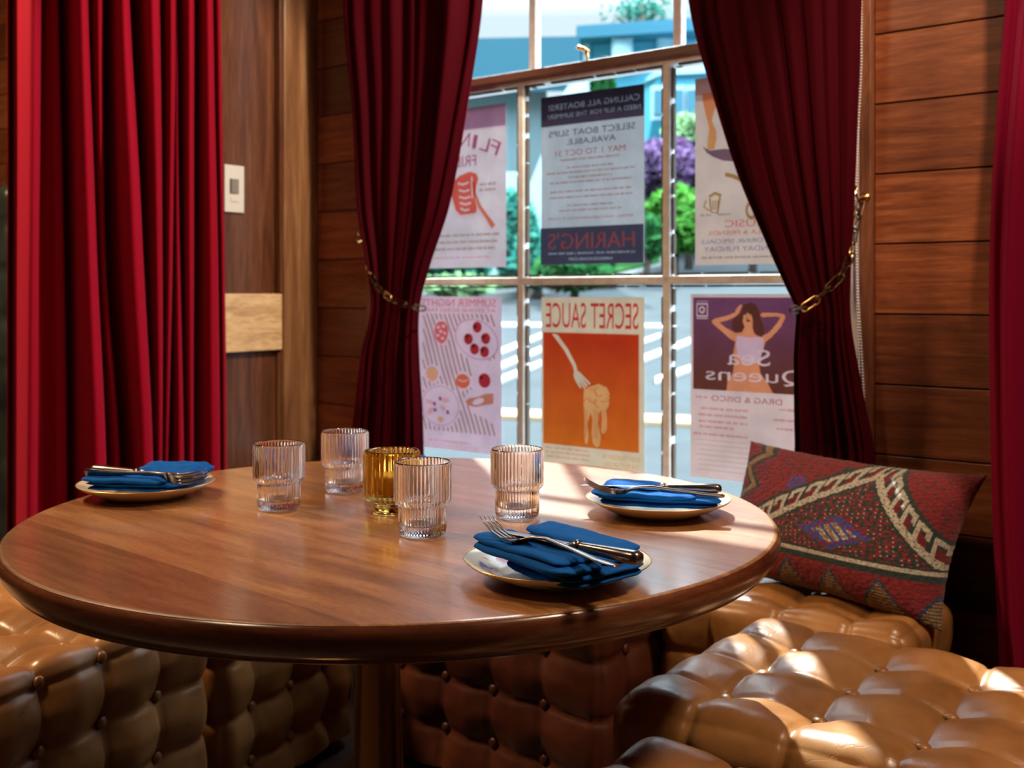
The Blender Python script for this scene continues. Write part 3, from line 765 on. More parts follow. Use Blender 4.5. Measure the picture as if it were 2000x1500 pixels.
# music poster, right upper pane
p = Poster(t_at(1360, 0), 1.622, 'beige music poster with beer mug and gull, right upper pane', (.44,.36,.33), .33, .466)
def q4(x, y): return ((x-150)/ (590), (y-(395-(x-150)*.06))/905)
p.add('tint', [p.rect(0, 0, 1, .09)], ink((.85,.62,.62)))
p.add('vase_drawing', [p.P([q4(*a) for a in ((190,470), (262,470), (262,510), (245,560), (235,600), (255,650), (258,690), (245,740), (212,740), (214,690), (222,640), (212,600), (200,550), (190,510))])], ink((1,.42,.22), (1,.62,.26), .30, .43))
p.add('gull_drawing', [p.P([q4(*a) for a in ((190,725), (225,745), (300,738), (345,748), (420,770), (400,800), (340,800), (290,795), (240,775), (210,755))])], ink((.34,.22,.30)))
mug = p.line([q4(225,975), q4(232,1040), q4(262,1048), q4(276,965)], .016)
p.add('beer_mug', [mug, p.line([q4(222,968), q4(250,950), q4(282,962)], .022), p.line([q4(208,985), q4(196,1015), q4(222,1035)], .012), p.rect(*q4(238,985), *q4(244,1030)), p.rect(*q4(250,985), *q4(256,1030)), p.rect(*q4(262,985), *q4(268,1025)), p.ell(*q4(425,1030), .05, .05, 14), p.ell(*q4(425,1030), .03, .03, 12), p.line([q4(300,860), q4(340,870), q4(380,890)], .03)], ink((.62,.42,.16)))
p.add('headline', p.text('MUSIC', .42, .785, .34, .038, .03) + p.text('BELLA & FRIENDS', .38, .832, .52, .022, .014), ink((.95,.32,.25)))
p.add('blue_lines', p.text('FOOD, DRINK SPECIALS', .42, .878, .72, .026, .014) + p.text('SUNDAY FUNDAY', .38, .917, .60, .026, .014), ink((.36,.38,.66)))
p.add('small_print', p.bars(.4, .962, .68, .014, 90) + p.bars(.1, .735, .1, .012, 91) + p.bars(.25, .735, .1, .012, 92), ink((.5,.38,.26)))

# ------------------------------------------------------------------ tufted leather seats
def tufted(name, label, loc, rz, L_, D_, H_, xs, ys, zs, m, step=.008, rad=.05, h1=.022, h2=.007, group=None, zbase=.03, front_buttons=True, side_buttons=True, cat='bench', bcol=None):
    """upholstered block: x along its length, y from the front (0) to the back, z up; xs/ys/zs are the button lines"""
    root = empty(name, loc, rz); tag(root, label, cat, group)
    bm = bmesh.new(); H0 = zbase
    def axis(a, b):
        n = max(2, int(round((b-a)/step))); return [a+(b-a)*i/n for i in range(n+1)]
    ax, ay, az = axis(0, L_), axis(0, D_), axis(H0, H_)
    def near(v, lines): return min(abs(v-q) for q in lines) if lines else 9
    def T(a, b, A, B, sa, sb):
        da, db = near(a, A), near(b, B)
        r = math.hypot(da, db) if A and B else 9
        h = h1*(1-math.exp(-(r/.042)**1.3))
        ga = 1-(1-min(1, da/(sa/2)))**2 if A else 1; gb = 1-(1-min(1, db/(sb/2)))**2 if B else 1
        h += h2*ga*gb
        fa = math.exp(-(da/.0065)**2); fb = math.exp(-(db/.0065)**2)
        return h - .0055*max(fa, fb)
    sxs = (xs[1]-xs[0]) if len(xs) > 1 else .14; sys_ = (ys[1]-ys[0]) if len(ys) > 1 else .14; szs = abs(zs[1]-zs[0]) if len(zs) > 1 else .12
    cache = {}
    def V_(x, y, z):
        k = (round(x, 5), round(y, 5), round(z, 5))
        if k in cache: return cache[k]
        q = Vector((min(max(x, rad), L_-rad), min(max(y, rad), D_-rad), min(z, H_-rad)))
        p_ = Vector((x, y, z)); n_ = p_-q
        if n_.length < 1e-6: n_ = Vector((0, 0, 1))
        n_.normalize(); pos = q + n_*rad
        wx, wy, wz = abs(n_.x)**2, abs(n_.y)**2, max(0, n_.z)**2
        h = wz*T(x, y, xs, ys, sxs, sys_) + wy*T(x, z, xs, zs, sxs, szs) + wx*T(y, z, ys, zs, sys_, szs)
        edge = 1-max(wx, wy, wz); h -= .010*edge
        h += .0022*noise.noise(Vector((x*11+loc[0]*7, y*11, z*11)))*1.5 + .0010*noise.noise(Vector((x*38, y*38, z*38+5)))
        v = bm.verts.new(pos + n_*(h-.028)); cache[k] = v; return v
    for i in range(len(ax)-1):
        for j in range(len(ay)-1): bm.faces.new((V_(ax[i], ay[j], H_), V_(ax[i+1], ay[j], H_), V_(ax[i+1], ay[j+1], H_), V_(ax[i], ay[j+1], H_)))
        for k in range(len(az)-1):
            bm.faces.new((V_(ax[i], 0, az[k]), V_(ax[i+1], 0, az[k]), V_(ax[i+1], 0, az[k+1]), V_(ax[i], 0, az[k+1])))
            bm.faces.new((V_(ax[i+1], D_, az[k]), V_(ax[i], D_, az[k]), V_(ax[i], D_, az[k+1]), V_(ax[i+1], D_, az[k+1])))
    for j in range(len(ay)-1):
        for k in range(len(az)-1):
            bm.faces.new((V_(0, ay[j+1], az[k]), V_(0, ay[j], az[k]), V_(0, ay[j], az[k+1]), V_(0, ay[j+1], az[k+1])))
            bm.faces.new((V_(L_, ay[j], az[k]), V_(L_, ay[j+1], az[k]), V_(L_, ay[j+1], az[k+1]), V_(L_, ay[j], az[k+1])))
    obj('cushion', bm, m, root, smooth=True)
    bm = bmesh.new(); box(bm, .05, L_-.05, .05, D_-.05, 0, zbase+.02, .003); obj('plinth', bm, M['darkslot'], root)
    bb = bmesh.new(); bmesh.ops.create_uvsphere(bb, u_segments=14, v_segments=8, radius=.0115)
    for v in bb.verts: v.co.z *= .5
    btn = obj('button', bb, m, root, smooth=True); first = [True]
    def put(p_, rot):
        o = btn if first[0] else btn.copy()
        if not first[0]: COL.objects.link(o)
        first[0] = False; o.parent = root; o.location = p_; o.rotation_euler = rot
    dz = -.028+.0035
    for x in xs:
        for y in ys: put((x, y, H_+dz), (0, 0, 0))
        if front_buttons:
            for z in zs: put((x, -dz, z), (PI/2, 0, 0))
    if side_buttons:
        for y in ys:
            for z in zs: put((L_+dz, y, z), (0, PI/2, 0)); put((-dz, y, z), (0, PI/2, 0))
    return root
HS = .475
S1 = W(.835+.018, -1.020, 0)
tufted('leather_ottoman', 'large tan tufted leather ottoman in sunlight at lower right', S1, RZ, 1.02, .545, HS, [.145, .295, .445, .595, .745, .895], [.145, .28, .415], [.24, .40][:1], M['leather'], .0065, .06, .024, .007, cat='ottoman', front_buttons=False, side_buttons=False)
S2 = W(.955, -1.59, 0)
tufted('leather_ottoman', 'nearest tan tufted leather ottoman, cut by the bottom edge of the picture', S2, RZ, .95, .53, HS-.01, [.165, .315, .465, .615, .765], [.14, .27, .40], [.24], M['leather'], .008, .06, .024, .007, cat='ottoman', front_buttons=False, side_buttons=False)
# bench along the window
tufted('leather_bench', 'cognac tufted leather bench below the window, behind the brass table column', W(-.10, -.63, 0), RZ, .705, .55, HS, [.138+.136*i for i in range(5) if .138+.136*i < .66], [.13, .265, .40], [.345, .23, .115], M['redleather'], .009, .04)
tufted('leather_bench', 'tan tufted leather bench carrying the patterned cushion', W(.615, -.455, 0), RZ, .53, .315, HS, [.13, .27, .41], [.10, .22], [.345, .23, .115], M['leather'], .0075, .045)
# left benches: their long front runs toward the corner
AD = Vector((.42, .907, 0)).normalized(); AN = Vector((-AD.y, AD.x, 0)); A0 = Vector((-.7775, 1.777, 0)); RA = math.atan2(AD.y, AD.x)
def onA(k, n=0): return A0 + AD*k + AN*n
tufted('leather_bench', 'tan tufted leather bench at lower left, nearest the table edge', onA(-.272, -.018), RA, .69, .60, HS, [.136*i for i in range(1, 5)], [.115, .235, .355, .475], [.44, .325, .21, .095], M['leather'], .008, .05)
tufted('leather_bench', 'tan tufted leather bench between the left bench and the table column', onA(.432, -.018), RA, .505, .55, HS, [.118+.136*i for i in range(3)], [.115, .235, .355, .475][:3], [.44, .325, .21, .095], M['leather'], .008, .05)
tufted('booth_seat_back', 'dark tufted leather booth back seen past the far left curtain', W(-3.05, -.62, 0), RZ, 1.3, .16, 1.46, [.16*i for i in range(1, 8)], [.08], [.2+.16*i for i in range(8)], M['darkleather'], .02, .05, cat='booth')

# ------------------------------------------------------------------ table
TC = Vector((-.1675, 1.64, 0)); TZ = .75
tb = empty('round_table', TC); tag(tb, 'round polished wooden dining table on a brass column', 'table')
bm = bmesh.new(); lathe(bm, [(0, .7502), (.30, .7502), (.5515, .7502), (.5545, .7496), (.556, .7485), (.5565, .745), (0, .744)], 180); obj('tabletop', bm, M['table'], tb)
bm = bmesh.new(); lathe(bm, [(.556, .7478), (.5592, .7452), (.5605, .740), (.5598, .732), (.5565, .7225), (.551, .715), (.5455, .7105), (.5435, .7095), (.5425, .7080), (.543, .7062), (.541, .7045), (.535, .7040), (.30, .7040), (0, .7040)], 180); obj('table_edge', bm, M['edge'], tb, smooth=True)
bm = bmesh.new(); lathe(bm, [(0, .703), (.055, .703), (.055, .698), (.031, .694), (.0295, .66), (.034, .5), (.040, .3), (.047, .1), (.055, .045), (0, .045)], 48)
o = obj('column', bm, M['bronze'], tb, smooth=True); o.location = (-.037, 0, 0); o['label'] = 'tapered aged brass table column'
bm = bmesh.new(); lathe(bm, [(0, .05), (.10, .045), (.22, .02), (.24, .008), (.24, 0), (0, 0)], 64); o = obj('base_plate', bm, M['bronze'], tb, smooth=True); o.location = (-.037, 0, 0)

# drinking glasses
def ribs(n, a): return lambda th, i: 1 + a*math.cos(n*th)
def make_glass():
    root = empty('drinking_glass')
    bm = bmesh.new(); NR = 46; n = NR*6
    outer = [(0, .0006, 0), (.0285, .0006, 0), (.0312, .002, 0), (.0322, .006, .3), (.0322, .012, 1), (.0322, .040, 1), (.0330, .0425, .8), (.0372, .0455, .5), (.0388, .050, 1), (.0388, .0975, 1), (.0386, .1005, .2), (.0382, .1020, 0),
             (.0374, .1027, 0), (.0366, .1020, 0), (.0362, .1000, 0), (.0362, .052, 0), (.0350, .0485, 0), (.0302, .0445, 0), (.0294, .041, 0), (.0294, .0185, 0), (.027, .0155, 0), (.015, .0148, 0), (0, .0148, 0)]
    lathe(bm, [(r, z) for r, z, a in outer], n, lambda th, i: 1 + .030*outer[i][2]*math.cos(NR*th))
    obj('ribbed_body', bm, M['glass'], root, smooth=True); return root
g0 = make_glass()
GL = [((-.1235, 1.485), 'ribbed clear glass nearest the camera, beside the amber candle holder'), ((-.361, 1.666), 'leftmost ribbed clear glass, nearest the left place setting'),
      ((-.282, 1.816), 'farthest ribbed clear glass, behind and left of the amber candle holder'), ((.0077, 1.607), 'rightmost ribbed clear glass, between the candle holder and the right plate')]
for i, ((x, y), lb) in enumerate(GL):
    o = g0 if i == 0 else copy_tree(g0); o.location = (x, y, TZ+.0005); o.rotation_euler = (0, 0, i*.7); tag(o, lb, 'drinking glass', 'ribbed glasses on the table')
# candle holder
ch = empty('candle_holder', (-.185, 1.655, TZ)); tag(ch, 'ribbed amber glass candle holder with a lit candle', 'candle holder')
bm = bmesh.new(); NR = 34
outer = [(0, .0006, 0), (.026, .0006, 0), (.0285, .003, 0), (.0278, .006, 0), (.0275, .014, 0), (.031, .0165, .3), (.0405, .020, .8), (.0428, .025, 1), (.0430, .088, 1), (.0425, .092, .3), (.0415, .0935, 0), (.0375, .0935, 0), (.0340, .0915, 0), (.0330, .088, 0), (.0330, .030, 0), (.029, .027, 0), (0, .027, 0)]
lathe(bm, [(r, z) for r, z, a in outer], NR*8, lambda th, i: 1 + .028*outer[i][2]*math.cos(NR*th)); obj('holder', bm, M['amber'], ch, smooth=True)
bm = bmesh.new(); lathe(bm, [(0, .0275), (.024, .0275), (.024, .052), (.022, .0535), (0, .0525)], 32); obj('candle', bm, M['wax'], ch, smooth=True)
bm = bmesh.new(); lathe(bm, [(0, .0525), (.0008, .0525), (.0008, .058), (0, .058)], 8); obj('wick', bm, M['darkslot'], ch)
bm = bmesh.new(); lathe(bm, [(0, .0555), (.0030, .059), (.0036, .063), (.0022, .069), (0, .077)], 16); obj('flame', bm, M['flame'], ch, smooth=True)

# plates
def plate_mat():
    m = mat('painted porcelain', (.70,.76,.74), .18); N, L, b = nodes(m)
    t = N.new('ShaderNodeTexCoord'); ln = N.new('ShaderNodeVectorMath'); ln.operation = 'LENGTH'
    mp = N.new('ShaderNodeMapping'); mp.inputs['Scale'].default_value = (1, 1, 0); L.new(t.outputs['Object'], mp.inputs[0]); L.new(mp.outputs[0], ln.inputs[0])
    band = ramp(m, ln.outputs['Value'], [(0, (0,0,0)), (.066, (0,0,0)), (.068, (1,1,1)), (.092, (1,1,1)), (.0935, (0,0,0)), (1, (0,0,0))])
    v = N.new('ShaderNodeTexVoronoi'); v.inputs['Scale'].default_value = 55; L.new(t.outputs['Object'], v.inputs['Vector'])
    sep = N.new('ShaderNodeSeparateColor'); L.new(v.outputs['Color'], sep.inputs[0])
    pal = ramp(m, sep.outputs[0], [(0, (.03,.07,.40)), (.30, (.03,.07,.40)), (.31, (.72,.74,.68)), (.62, (.72,.74,.68)), (.63, (.55,.08,.10)), (.75, (.55,.08,.10)), (.76, (.60,.42,.12)), (.88, (.2,.35,.2))])
    pal.color_ramp.interpolation = 'CONSTANT'
    line = ramp(m, ln.outputs['Value'], [(0, (0,0,0)), (.0985, (0,0,0)), (.099, (1,1,1)), (.1005, (1,1,1)), (.101, (0,0,0))])
    o = mixc(m, band.outputs[0], (.68,.76,.75), pal.outputs[0]); o = mixc(m, line.outputs[0], o, (.12,.08,.05)); L.new(o, b.inputs['Base Color']); return m
M['plate'] = plate_mat(); M['gilt'] = mat('gilt rim', (.72,.50,.24), .3, .8); M['plain'] = mat('pale porcelain', (.60,.54,.46), .2)
def make_plate(scal):
    root = empty('plate'); mod = (lambda th, i: 1 + (.016*abs(math.sin(3*th))**.5*((i-6)/5 if i > 6 and i < 15 else 0) if scal else 0))
    R_ = .109
    prof = [(0, .0045), (.040, .0045), (.060, .0052), (.068, .0075), (.076, .0115), (.086, .0155), (.096, .0190), (.103, .0215), (.1070, .0232), (.1088, .0238), (.1090, .0230), (.1075, .0215), (.098, .0165), (.082, .0085), (.066, .0030), (.062, 0), (.058, 0), (.056, .0025), (0, .0025)]
    def md(th, i):
        r = prof[i][0]; return 1 + (.022*(abs(math.sin(3*th))**.6-.6)*max(0, (r-.07)/.04) if scal else 0)
    bm = bmesh.new(); lathe(bm, prof, 192, md); obj('dish', bm, M['plate'] if scal else M['plain'], root, smooth=True)
    bm = bmesh.new(); pts = []
    for k in range(160):
        th = 2*PI*k/160; r = .1088*md(th, 9); pts.append((r*math.cos(th), r*math.sin(th), .0238))
    sweep(bm, pts, (.0008, .0007), 6, closed=True); obj('rim', bm, M['gilt'], root, smooth=True)['label'] = 'gilt rim line'
    return root
PL = [((.053, 1.262), True, .35, 'scalloped floral plate under the nearest blue napkin'), ((.2223, 1.638), False, 0, 'shallow gilt rimmed plate at the right, near the patterned cushion'), ((-.603, 1.775), False, 0, 'pale plate at the far left edge of the table')]
for (x, y), sc_, rz, lb in PL:
    o = make_plate(sc_); o.location = (x, y, TZ+.0006); o.rotation_euler = (0, 0, rz); tag(o, lb, 'plate', 'plates at the place settings')

# napkins
def slab(bm, C, th, rip, sd, n=30, sag=0, pw=5):
    """soft folded cloth layer over the corner quad C (four points going round), th = thickness"""
    C = [Vector(c) for c in C]; top, bot = [], []
    for j in range(n+1):
        ra, rb = [], []
        for i in range(n+1):
            s = .5-.5*math.cos(PI*i/n); r = .5-.5*math.cos(PI*j/n)
            p_ = C[0].lerp(C[1], s).lerp(C[3].lerp(C[2], s), r)
            e = ((1-abs(2*s-1)**pw)*(1-abs(2*r-1)**pw))**.5
            # round the outline a little and let it ripple
            ctr = (C[0]+C[1]+C[2]+C[3])/4; cor = (abs(2*s-1)*abs(2*r-1))**4; q = p_.lerp(ctr, .09*cor)
            w = rip*noise.noise(Vector((s*3.2+sd, r*3.2, sd*1.7))) + rip*.5*noise.noise(Vector((s*8+sd, r*7, sd)))
            q.x += w*.8; q.z += w - sag*(2*s-1)**2*.0
            ra.append(bm.verts.new(q+Vector((0, 0, th/2*e)))); rb.append(bm.verts.new(q-Vector((0, 0, th/2*e))) if 0 < i < n and 0 < j < n else ra[-1])
        top.append(ra); bot.append(rb)
    for G, fl in ((top, 0), (bot, 1)):
        for j in range(n):
            for i in range(n):
                f = [G[j][i], G[j][i+1], G[j+1][i+1], G[j+1][i]]
                try: bm.faces.new(f[::-1] if fl else f)
                except ValueError: pass
def nap(name_label, layers, origin, rz=0):
    bm = bmesh.new()
    for k, (C, th, rip, sd) in enumerate(layers): slab(bm, C, th, rip, sd)
    o = obj('napkin', bm, M['napkin'], None, smooth=True, loc=origin, rz=rz); tag(o, name_label, 'napkin', 'blue napkins folded on the place settings'); return o
def quad(FL, FC, FR, BK, z, sh=0):
    c = [Vector((*q, 0)) for q in (FL, FC, FR, BK)]; m_ = sum(c, Vector())/4
    return [tuple(q.lerp(m_, sh)+Vector((0, 0, z if not isinstance(z, (list, tuple)) else z[i]))) for i, q in enumerate(c)]
def strip(FL, FC, FR, BK, a, b, z, k0=0, k1=1):
    """band across the quad between fractions a..b from the FL-FC side, k0..k1 along it"""
    A, B, C_, D_ = [Vector((*q, 0)) for q in (FL, FC, FR, BK)]
    f = lambda k, r: A.lerp(B, k).lerp(D_.lerp(C_, k), r)
    pts = [f(k0, a), f(k1, a), f(k1, b), f(k0, b)]
    return [tuple(p_+Vector((0, 0, z if not isinstance(z, (list, tuple)) else z[i]))) for i, p_ in enumerate(pts)]
Q1 = ((-.103, .004), (.010, -.148), (.105, -.070), (-.012, .088))
Q1b = ((-.068, -.004), (.010, -.134), (.102, -.070), (-.010, .086))
L1 = [(quad(*Q1b, [.018, .021, .026, .018], .02), .012, .002, 1), (quad(*Q1b, [.028, .030, .034, .028], .0), .012, .002, 2),
      (strip(*Q1, -.02, .52, [.038, .039, .038, .038], 0, .94), .013, .002, 3), (strip(*Q1, .0, .50, [.047, .047, .045, .046], -.02, .88), .012, .002, 4),
      (strip(*Q1, .50, 1.03, [.038, .041, .041, .038], .05, .92), .013, .002, 5), (strip(*Q1, .62, 1.04, [.047, .047, .048, .047], .04, .90), .012, .002, 6)]
n1 = nap('blue napkin folded under the nearest fork and knife', L1, (.053, 1.262, TZ))
Q2 = ((-.102, -.035), (.085, -.068), (.095, .02), (-.070, .070))
L2 = [(quad(*Q2, [.022, .020, .018, .020], .05), .009, .003, 11), (quad(*Q2, [.029, .026, .023, .027], .0), .009, .003, 12),
      (strip(*Q2, -.03, .5, [.037, .033, .031, .036], -.03, .80), .010, .003, 13), (strip(*Q2, .48, 1.05, [.034, .030, .030, .040], .0, .95), .011, .004, 14)]
n2 = nap('blue napkin on the right plate beside the cushion', L2, (.2223, 1.638, TZ))
Q3 = ((-.092, -.055), (.070, -.066), (.098, .045), (-.050, .070))
L3 = [(quad(*Q3, [.020, .019, .020, .020], .04), .009, .003, 21), (quad(*Q3, [.028, .025, .027, .030], .02), .009, .003, 22), (strip(*Q3, -.02, .5, [.037, .033, .034, .038], 0, .86), .010, .003, 23),
      (strip(*Q3, .5, 1.06, [.034, .034, .040, .048], .25, 1.02), .012, .006, 24), (strip(*Q3, .15, .8, [.032, .032, .036, .034], .86, 1.04), .012, .003, 25)]
n3 = nap('blue napkin on the far left plate', L3, (-.603, 1.775, TZ))
Q4 = ((-.045, -.03), (.045, -.032), (.05, .03), (-.035, .035))
L4 = [(quad(*Q4, .006, 0), .010, .002, 31), (quad(*Q4, .015, .05), .010, .003, 32), (strip(*Q4, .3, 1.0, [.023, .022, .022, .030], 0, .55), .011, .003, 33)]
n4 = nap('small blue napkin at the far table edge behind the candle holder', L4, (-.215, 2.075, TZ))

# cutlery
def make_fork():
    root = empty('fork'); bm = bmesh.new()
    P_ = [(0,0,.0), (.004,0,.0003), (.03,0,.0010), (.07,0,.0055), (.105,0,.0095), (.125,0,.0080), (.137,0,.0040), (.145,0,.0010)]
    R_ = [(.004,.0006), (.0088,.0012), (.0075,.0016), (.0044,.0018), (.0033,.0021), (.0040,.0018), (.0075,.0013), (.0108,.0011)]
    sweep(bm, P_, R_, 14, power=2.6); obj('handle', bm, M['steel'], root, smooth=True)
    bm = bmesh.new()
    sweep(bm, [(.143,0,.0013), (.150,0,.0001), (.158,0,-.0003)], [(.0104,.0011), (.0118,.0010), (.0120,.0009)], 14, power=3.5); obj('head', bm, M['steel'], root, smooth=True)
    for k in range(4):
        y = (-1.5+k)*.0068; bm = bmesh.new()
        sweep(bm, [(.155, y*.94, -.0003), (.168, y, .0006), (.182, y, .0042), (.195, y, .0105), (.206, y*.97, .0185)], [(.0017,.0009), (.0019,.0010), (.0018,.0010), (.0015,.0009), (.0007,.0006)], 8, power=3); obj('tine', bm, M['steel'], root, smooth=True)
    return root
def make_knife():
    root = empty('knife'); bm = bmesh.new()
    sweep(bm, [(0,0,.0), (.002,0,.0), (.008,0,0), (.03,0,0), (.06,0,0), (.078,0,0), (.084,0,0)], [(.004,.003), (.0078,.0062), (.0098,.0076), (.0092,.0072), (.0074,.0060), (.0062,.0052), (.0062,.0052)], 18, power=2.4); obj('handle', bm, M['steel'], root, smooth=True)
    bm = bmesh.new(); sweep(bm, [(.083,0,0), (.085,0,0), (.0885,0,0), (.091,0,0), (.096,0,0)], [(.0060,.0055), (.0078,.0070), (.0078,.0070), (.0058,.0048), (.0085,.0028)], 16); obj('bolster', bm, M['steel'], root, smooth=True)
    bm = bmesh.new(); sweep(bm, [(.094,0,0), (.105,0,0), (.14,0,0), (.175,0,0), (.195,.002,0), (.207,.005,0), (.212,.0075,0)], [(.0085,.0011), (.0098,.0010), (.0100,.0009), (.0098,.0008), (.0082,.0007), (.0045,.0006), (.0008,.0004)], 12, power=3); obj('blade', bm, M['blade'], root, smooth=True)
    return root
def place(o, a, b, roll, label, cat, group):
    """handle end at a, pointing to b"""
    a, b = Vector(a), Vector(b); d = (b-a).normalized(); s = Vector((0,0,1)).cross(d).normalized(); u = d.cross(s)
    R_ = Matrix((d, s, u)).transposed().to_4x4(); o.matrix_world = Matrix.Translation(a) @ R_ @ Matrix.Rotation(roll, 4, 'X')
    tag(o, label, cat, group)
f0 = make_fork(); k0 = make_knife()
f1 = copy_tree(f0); f2 = copy_tree(f0); k1 = copy_tree(k0); k2 = copy_tree(k0)
place(f0, (.110, 1.106, .803), (-.038, 1.262, .806), .12, 'steel fork lying tines up on the nearest blue napkin', 'fork', 'forks laid on the napkins')
place(k0, (.134, 1.118, .808), (-.020, 1.268, .806), .10, 'steel knife on the nearest blue napkin beside the fork', 'knife', 'knives laid on the napkins')
place(f1, (.309, 1.560, .790), (.086, 1.585, .795), .5, 'fork with raised tines on the right plate', 'fork', 'forks laid on the napkins')
place(k1, (.312, 1.60, .7935), (.060, 1.640, .7935), .15, 'knife sticking out past the right plate', 'knife', 'knives laid on the napkins')
place(f2, (-.690, 1.735, .7955), (-.49, 1.700, .788), -1.0, 'fork turned on its side on the far left napkin', 'fork', 'forks laid on the napkins')
place(k2, (-.694, 1.775, .7945), (-.49, 1.722, .791), .1, 'dark knife on the far left napkin', 'knife', 'knives laid on the napkins')

# ------------------------------------------------------------------ patterned cushion
def wool(name, c):
    m = mat(name, c, .9); N, L, b = nodes(m); b.inputs['Sheen Weight'].default_value = .12
    n1 = noise_tex(m, 260, 3); r_ = ramp(m, n1.outputs[0], [(.3, tuple(x*.45 for x in c)), (.62, tuple(min(1, x*1.25) for x in c))])
    L.new(r_.outputs[0], b.inputs['Base Color']); bump(m, n1.outputs[0], .9, .003); return m
WOOL = [wool('dark green wool', (.014,.030,.030)), wool('red wool', (.19,.008,.015)), wool('cream wool', (.42,.38,.32)), wool('blue wool', (.03,.05,.26)), wool('tan wool', (.24,.13,.06)), wool('crimson wool', (.13,.005,.012)), wool('black wool', (.012,.014,.016))]
def kilim(s, r, i, j):
    """s 0..1 left to right, r 0..1 bottom to top, returns wool index"""
    rn = noise.noise(Vector((i*.35, j*.35, 1))); h = (i*928371+j*1237) % 17
    if r < .30:
        if r > .275: return 0
        q = (s*5.2+.2) % 1; tri = abs(q-.5)*2; top = .25*(1-tri)+.015
        if r < top-.03: return 4 if (j % 3) else 0
        if r < top: return 0 if h > 4 else 3
        return 1 if (j % 2 or h > 9) else 5
    if r < .325: return 0
    if r < .350: return 2
    if r < .365: return 0
    x = s - .66
    # chevron with hooks
    line = .96 - (abs(x)*1.18 if x < 0 else x*1.65)
    d = r - line
    u_ = (abs(x)*17) % 1
    if s < .19:                                         # left border zigzag
        z_ = abs(((r*4.2) % 1)-.5)*2
        e = abs((s/.19) - (.25+.5*z_))
        if e < .10: return 4
        if e < .24: return 0
        return (1 if z_ > .5 else 5) if h != 3 else 3
    if -.055 < d < 0.0: return 2 if h > 0 else 0
    if -.075 < d <= -.055: return 0
    if 0 <= d < .13:
        if .12 < d or u_ < .12: return 0
        if u_ < .36: return 2 if d < .115 else 0
        if d > .085 and u_ < .85: return 2
        if u_ > .72 and .045 < d: return 2 if d > .055 else 0
        if d > .065 or u_ > .85: return 0
        return 5
    if .13 <= d < .15: return 0
    if d >= .15:
        if x < 0 and (s-.36)**2*2.5+(r-.80)**2*1.2 < .0040: return 3 if h > 5 else 1
        if .50 < s < .62 and .93 < r < .965: return 0
        return (1 if h > 3 else 5) if rn < .22 else (5 if h > 5 else 0)
    # inside the chevron
    a = abs(x+.04); b = abs(r-.50)
    if a*1.0+b*1.3 < .10: return (2 if rn > .05 else 4) if (j+i) % 9 > 2 else 3
    if a+b*1.3 < .16: return 3 if rn > -.1 else 1
    return 0 if rn > .02 else (1 if h > 3 else (0 if h else 2))
def cushion():
    c00, c10 = Vector(W(.650, -.205, .462)), Vector(W(1.165, -.325, .450))
    c01, c11 = Vector(W(.695, -.150, .750)), Vector(W(1.205, -.160, .725))
    base = (c00+c10)/2
    N_, K = 190, 140; bm = bmesh.new(); nrm = (c10-c00).cross(c01-c00).normalized()   # toward the room
    def pt(s, r, side):
        # pinched corners: edges bow inward between them
        bow = .07; s2 = s + (.5-s)*bow*2*(1-(2*r-1)**2)**1*.6; r2 = r + (.5-r)*bow*2*(1-(2*s-1)**2)*.6
        p_ = c00.lerp(c10, s2).lerp(c01.lerp(c11, s2), r2)
        e = max(0, (1-abs(2*s-1)**2.6))**.55*max(0, (1-abs(2*r-1)**2.4))**.55
        th = (.125 if side > 0 else .035)*e*(1 + .25*(.5-r) if side > 0 else 1)
        wr = .004*noise.noise(Vector((s*6, r*5, 2)))*e
        return p_ + nrm*side*(th+wr) + Vector((0, 0, -.012*e if side > 0 else 0)) - base
    T_ = [[bm.verts.new(pt(i/N_, j/K, 1)) for i in range(N_+1)] for j in range(K+1)]
    B_ = [[T_[j][i] if i in (0, N_) or j in (0, K) else bm.verts.new(pt(i/N_, j/K, -1)) for i in range(N_+1)] for j in range(K+1)]
    for j in range(K):
        for i in range(N_):
            f = bm.faces.new((T_[j][i], T_[j][i+1], T_[j+1][i+1], T_[j+1][i])); f.material_index = kilim((i+.5)/N_, (j+.5)/K, i, j)
            try:
                f = bm.faces.new((B_[j][i], B_[j+1][i], B_[j+1][i+1], B_[j][i+1])); f.material_index = 5
            except ValueError: pass
    o = obj('cushion', bm, WOOL, None, smooth=True, loc=base, keep=True)
    tag(o, 'red and black kilim cushion with cream zigzag leaning in the corner of the bench', 'cushion')
    tx = bpy.data.textures.new('weave', 'CLOUDS'); tx.noise_scale = .006
    md = o.modifiers.new('pile', 'DISPLACE'); md.texture = tx; md.strength = .004; md.texture_coords = 'LOCAL'
cushion()

# ------------------------------------------------------------------ the street outside
_before = set(bpy.data.materials)
SL, G0 = .08, -.5
def gz(y): return G0 + SL*y
def G(px, py, lift=0):
    d = (CZ-G0)/((py-HY)/F + SL); return Vector(((px-1000)/F*d, d, gz(d)+lift))
M['road'] = mat('sunlit asphalt', (.10,.13,.14), .8); n = noise_tex(M['road'], 1.5, 5); r = ramp(M['road'], n.outputs[0], [(.3, (.040,.047,.050)), (.7, (.050,.058,.062))]); nodes(M['road'])[1].new(r.outputs[0], nodes(M['road'])[2].inputs['Base Color'])
M['line'] = mat('road paint white', (.26,.27,.27), .7); M['yline'] = mat('road paint yellow', (.27,.20,.12), .7)
M['grass'] = mat('lawn', (.09,.26,.10), .9); n = noise_tex(M['grass'], 8, 5); r = ramp(M['grass'], n.outputs[0], [(.3, (.012,.055,.02)), (.7, (.05,.13,.04))]); nodes(M['grass'])[1].new(r.outputs[0], nodes(M['grass'])[2].inputs['Base Color'])
M['concrete'] = mat('pale pavement', (.16,.18,.18), .8)
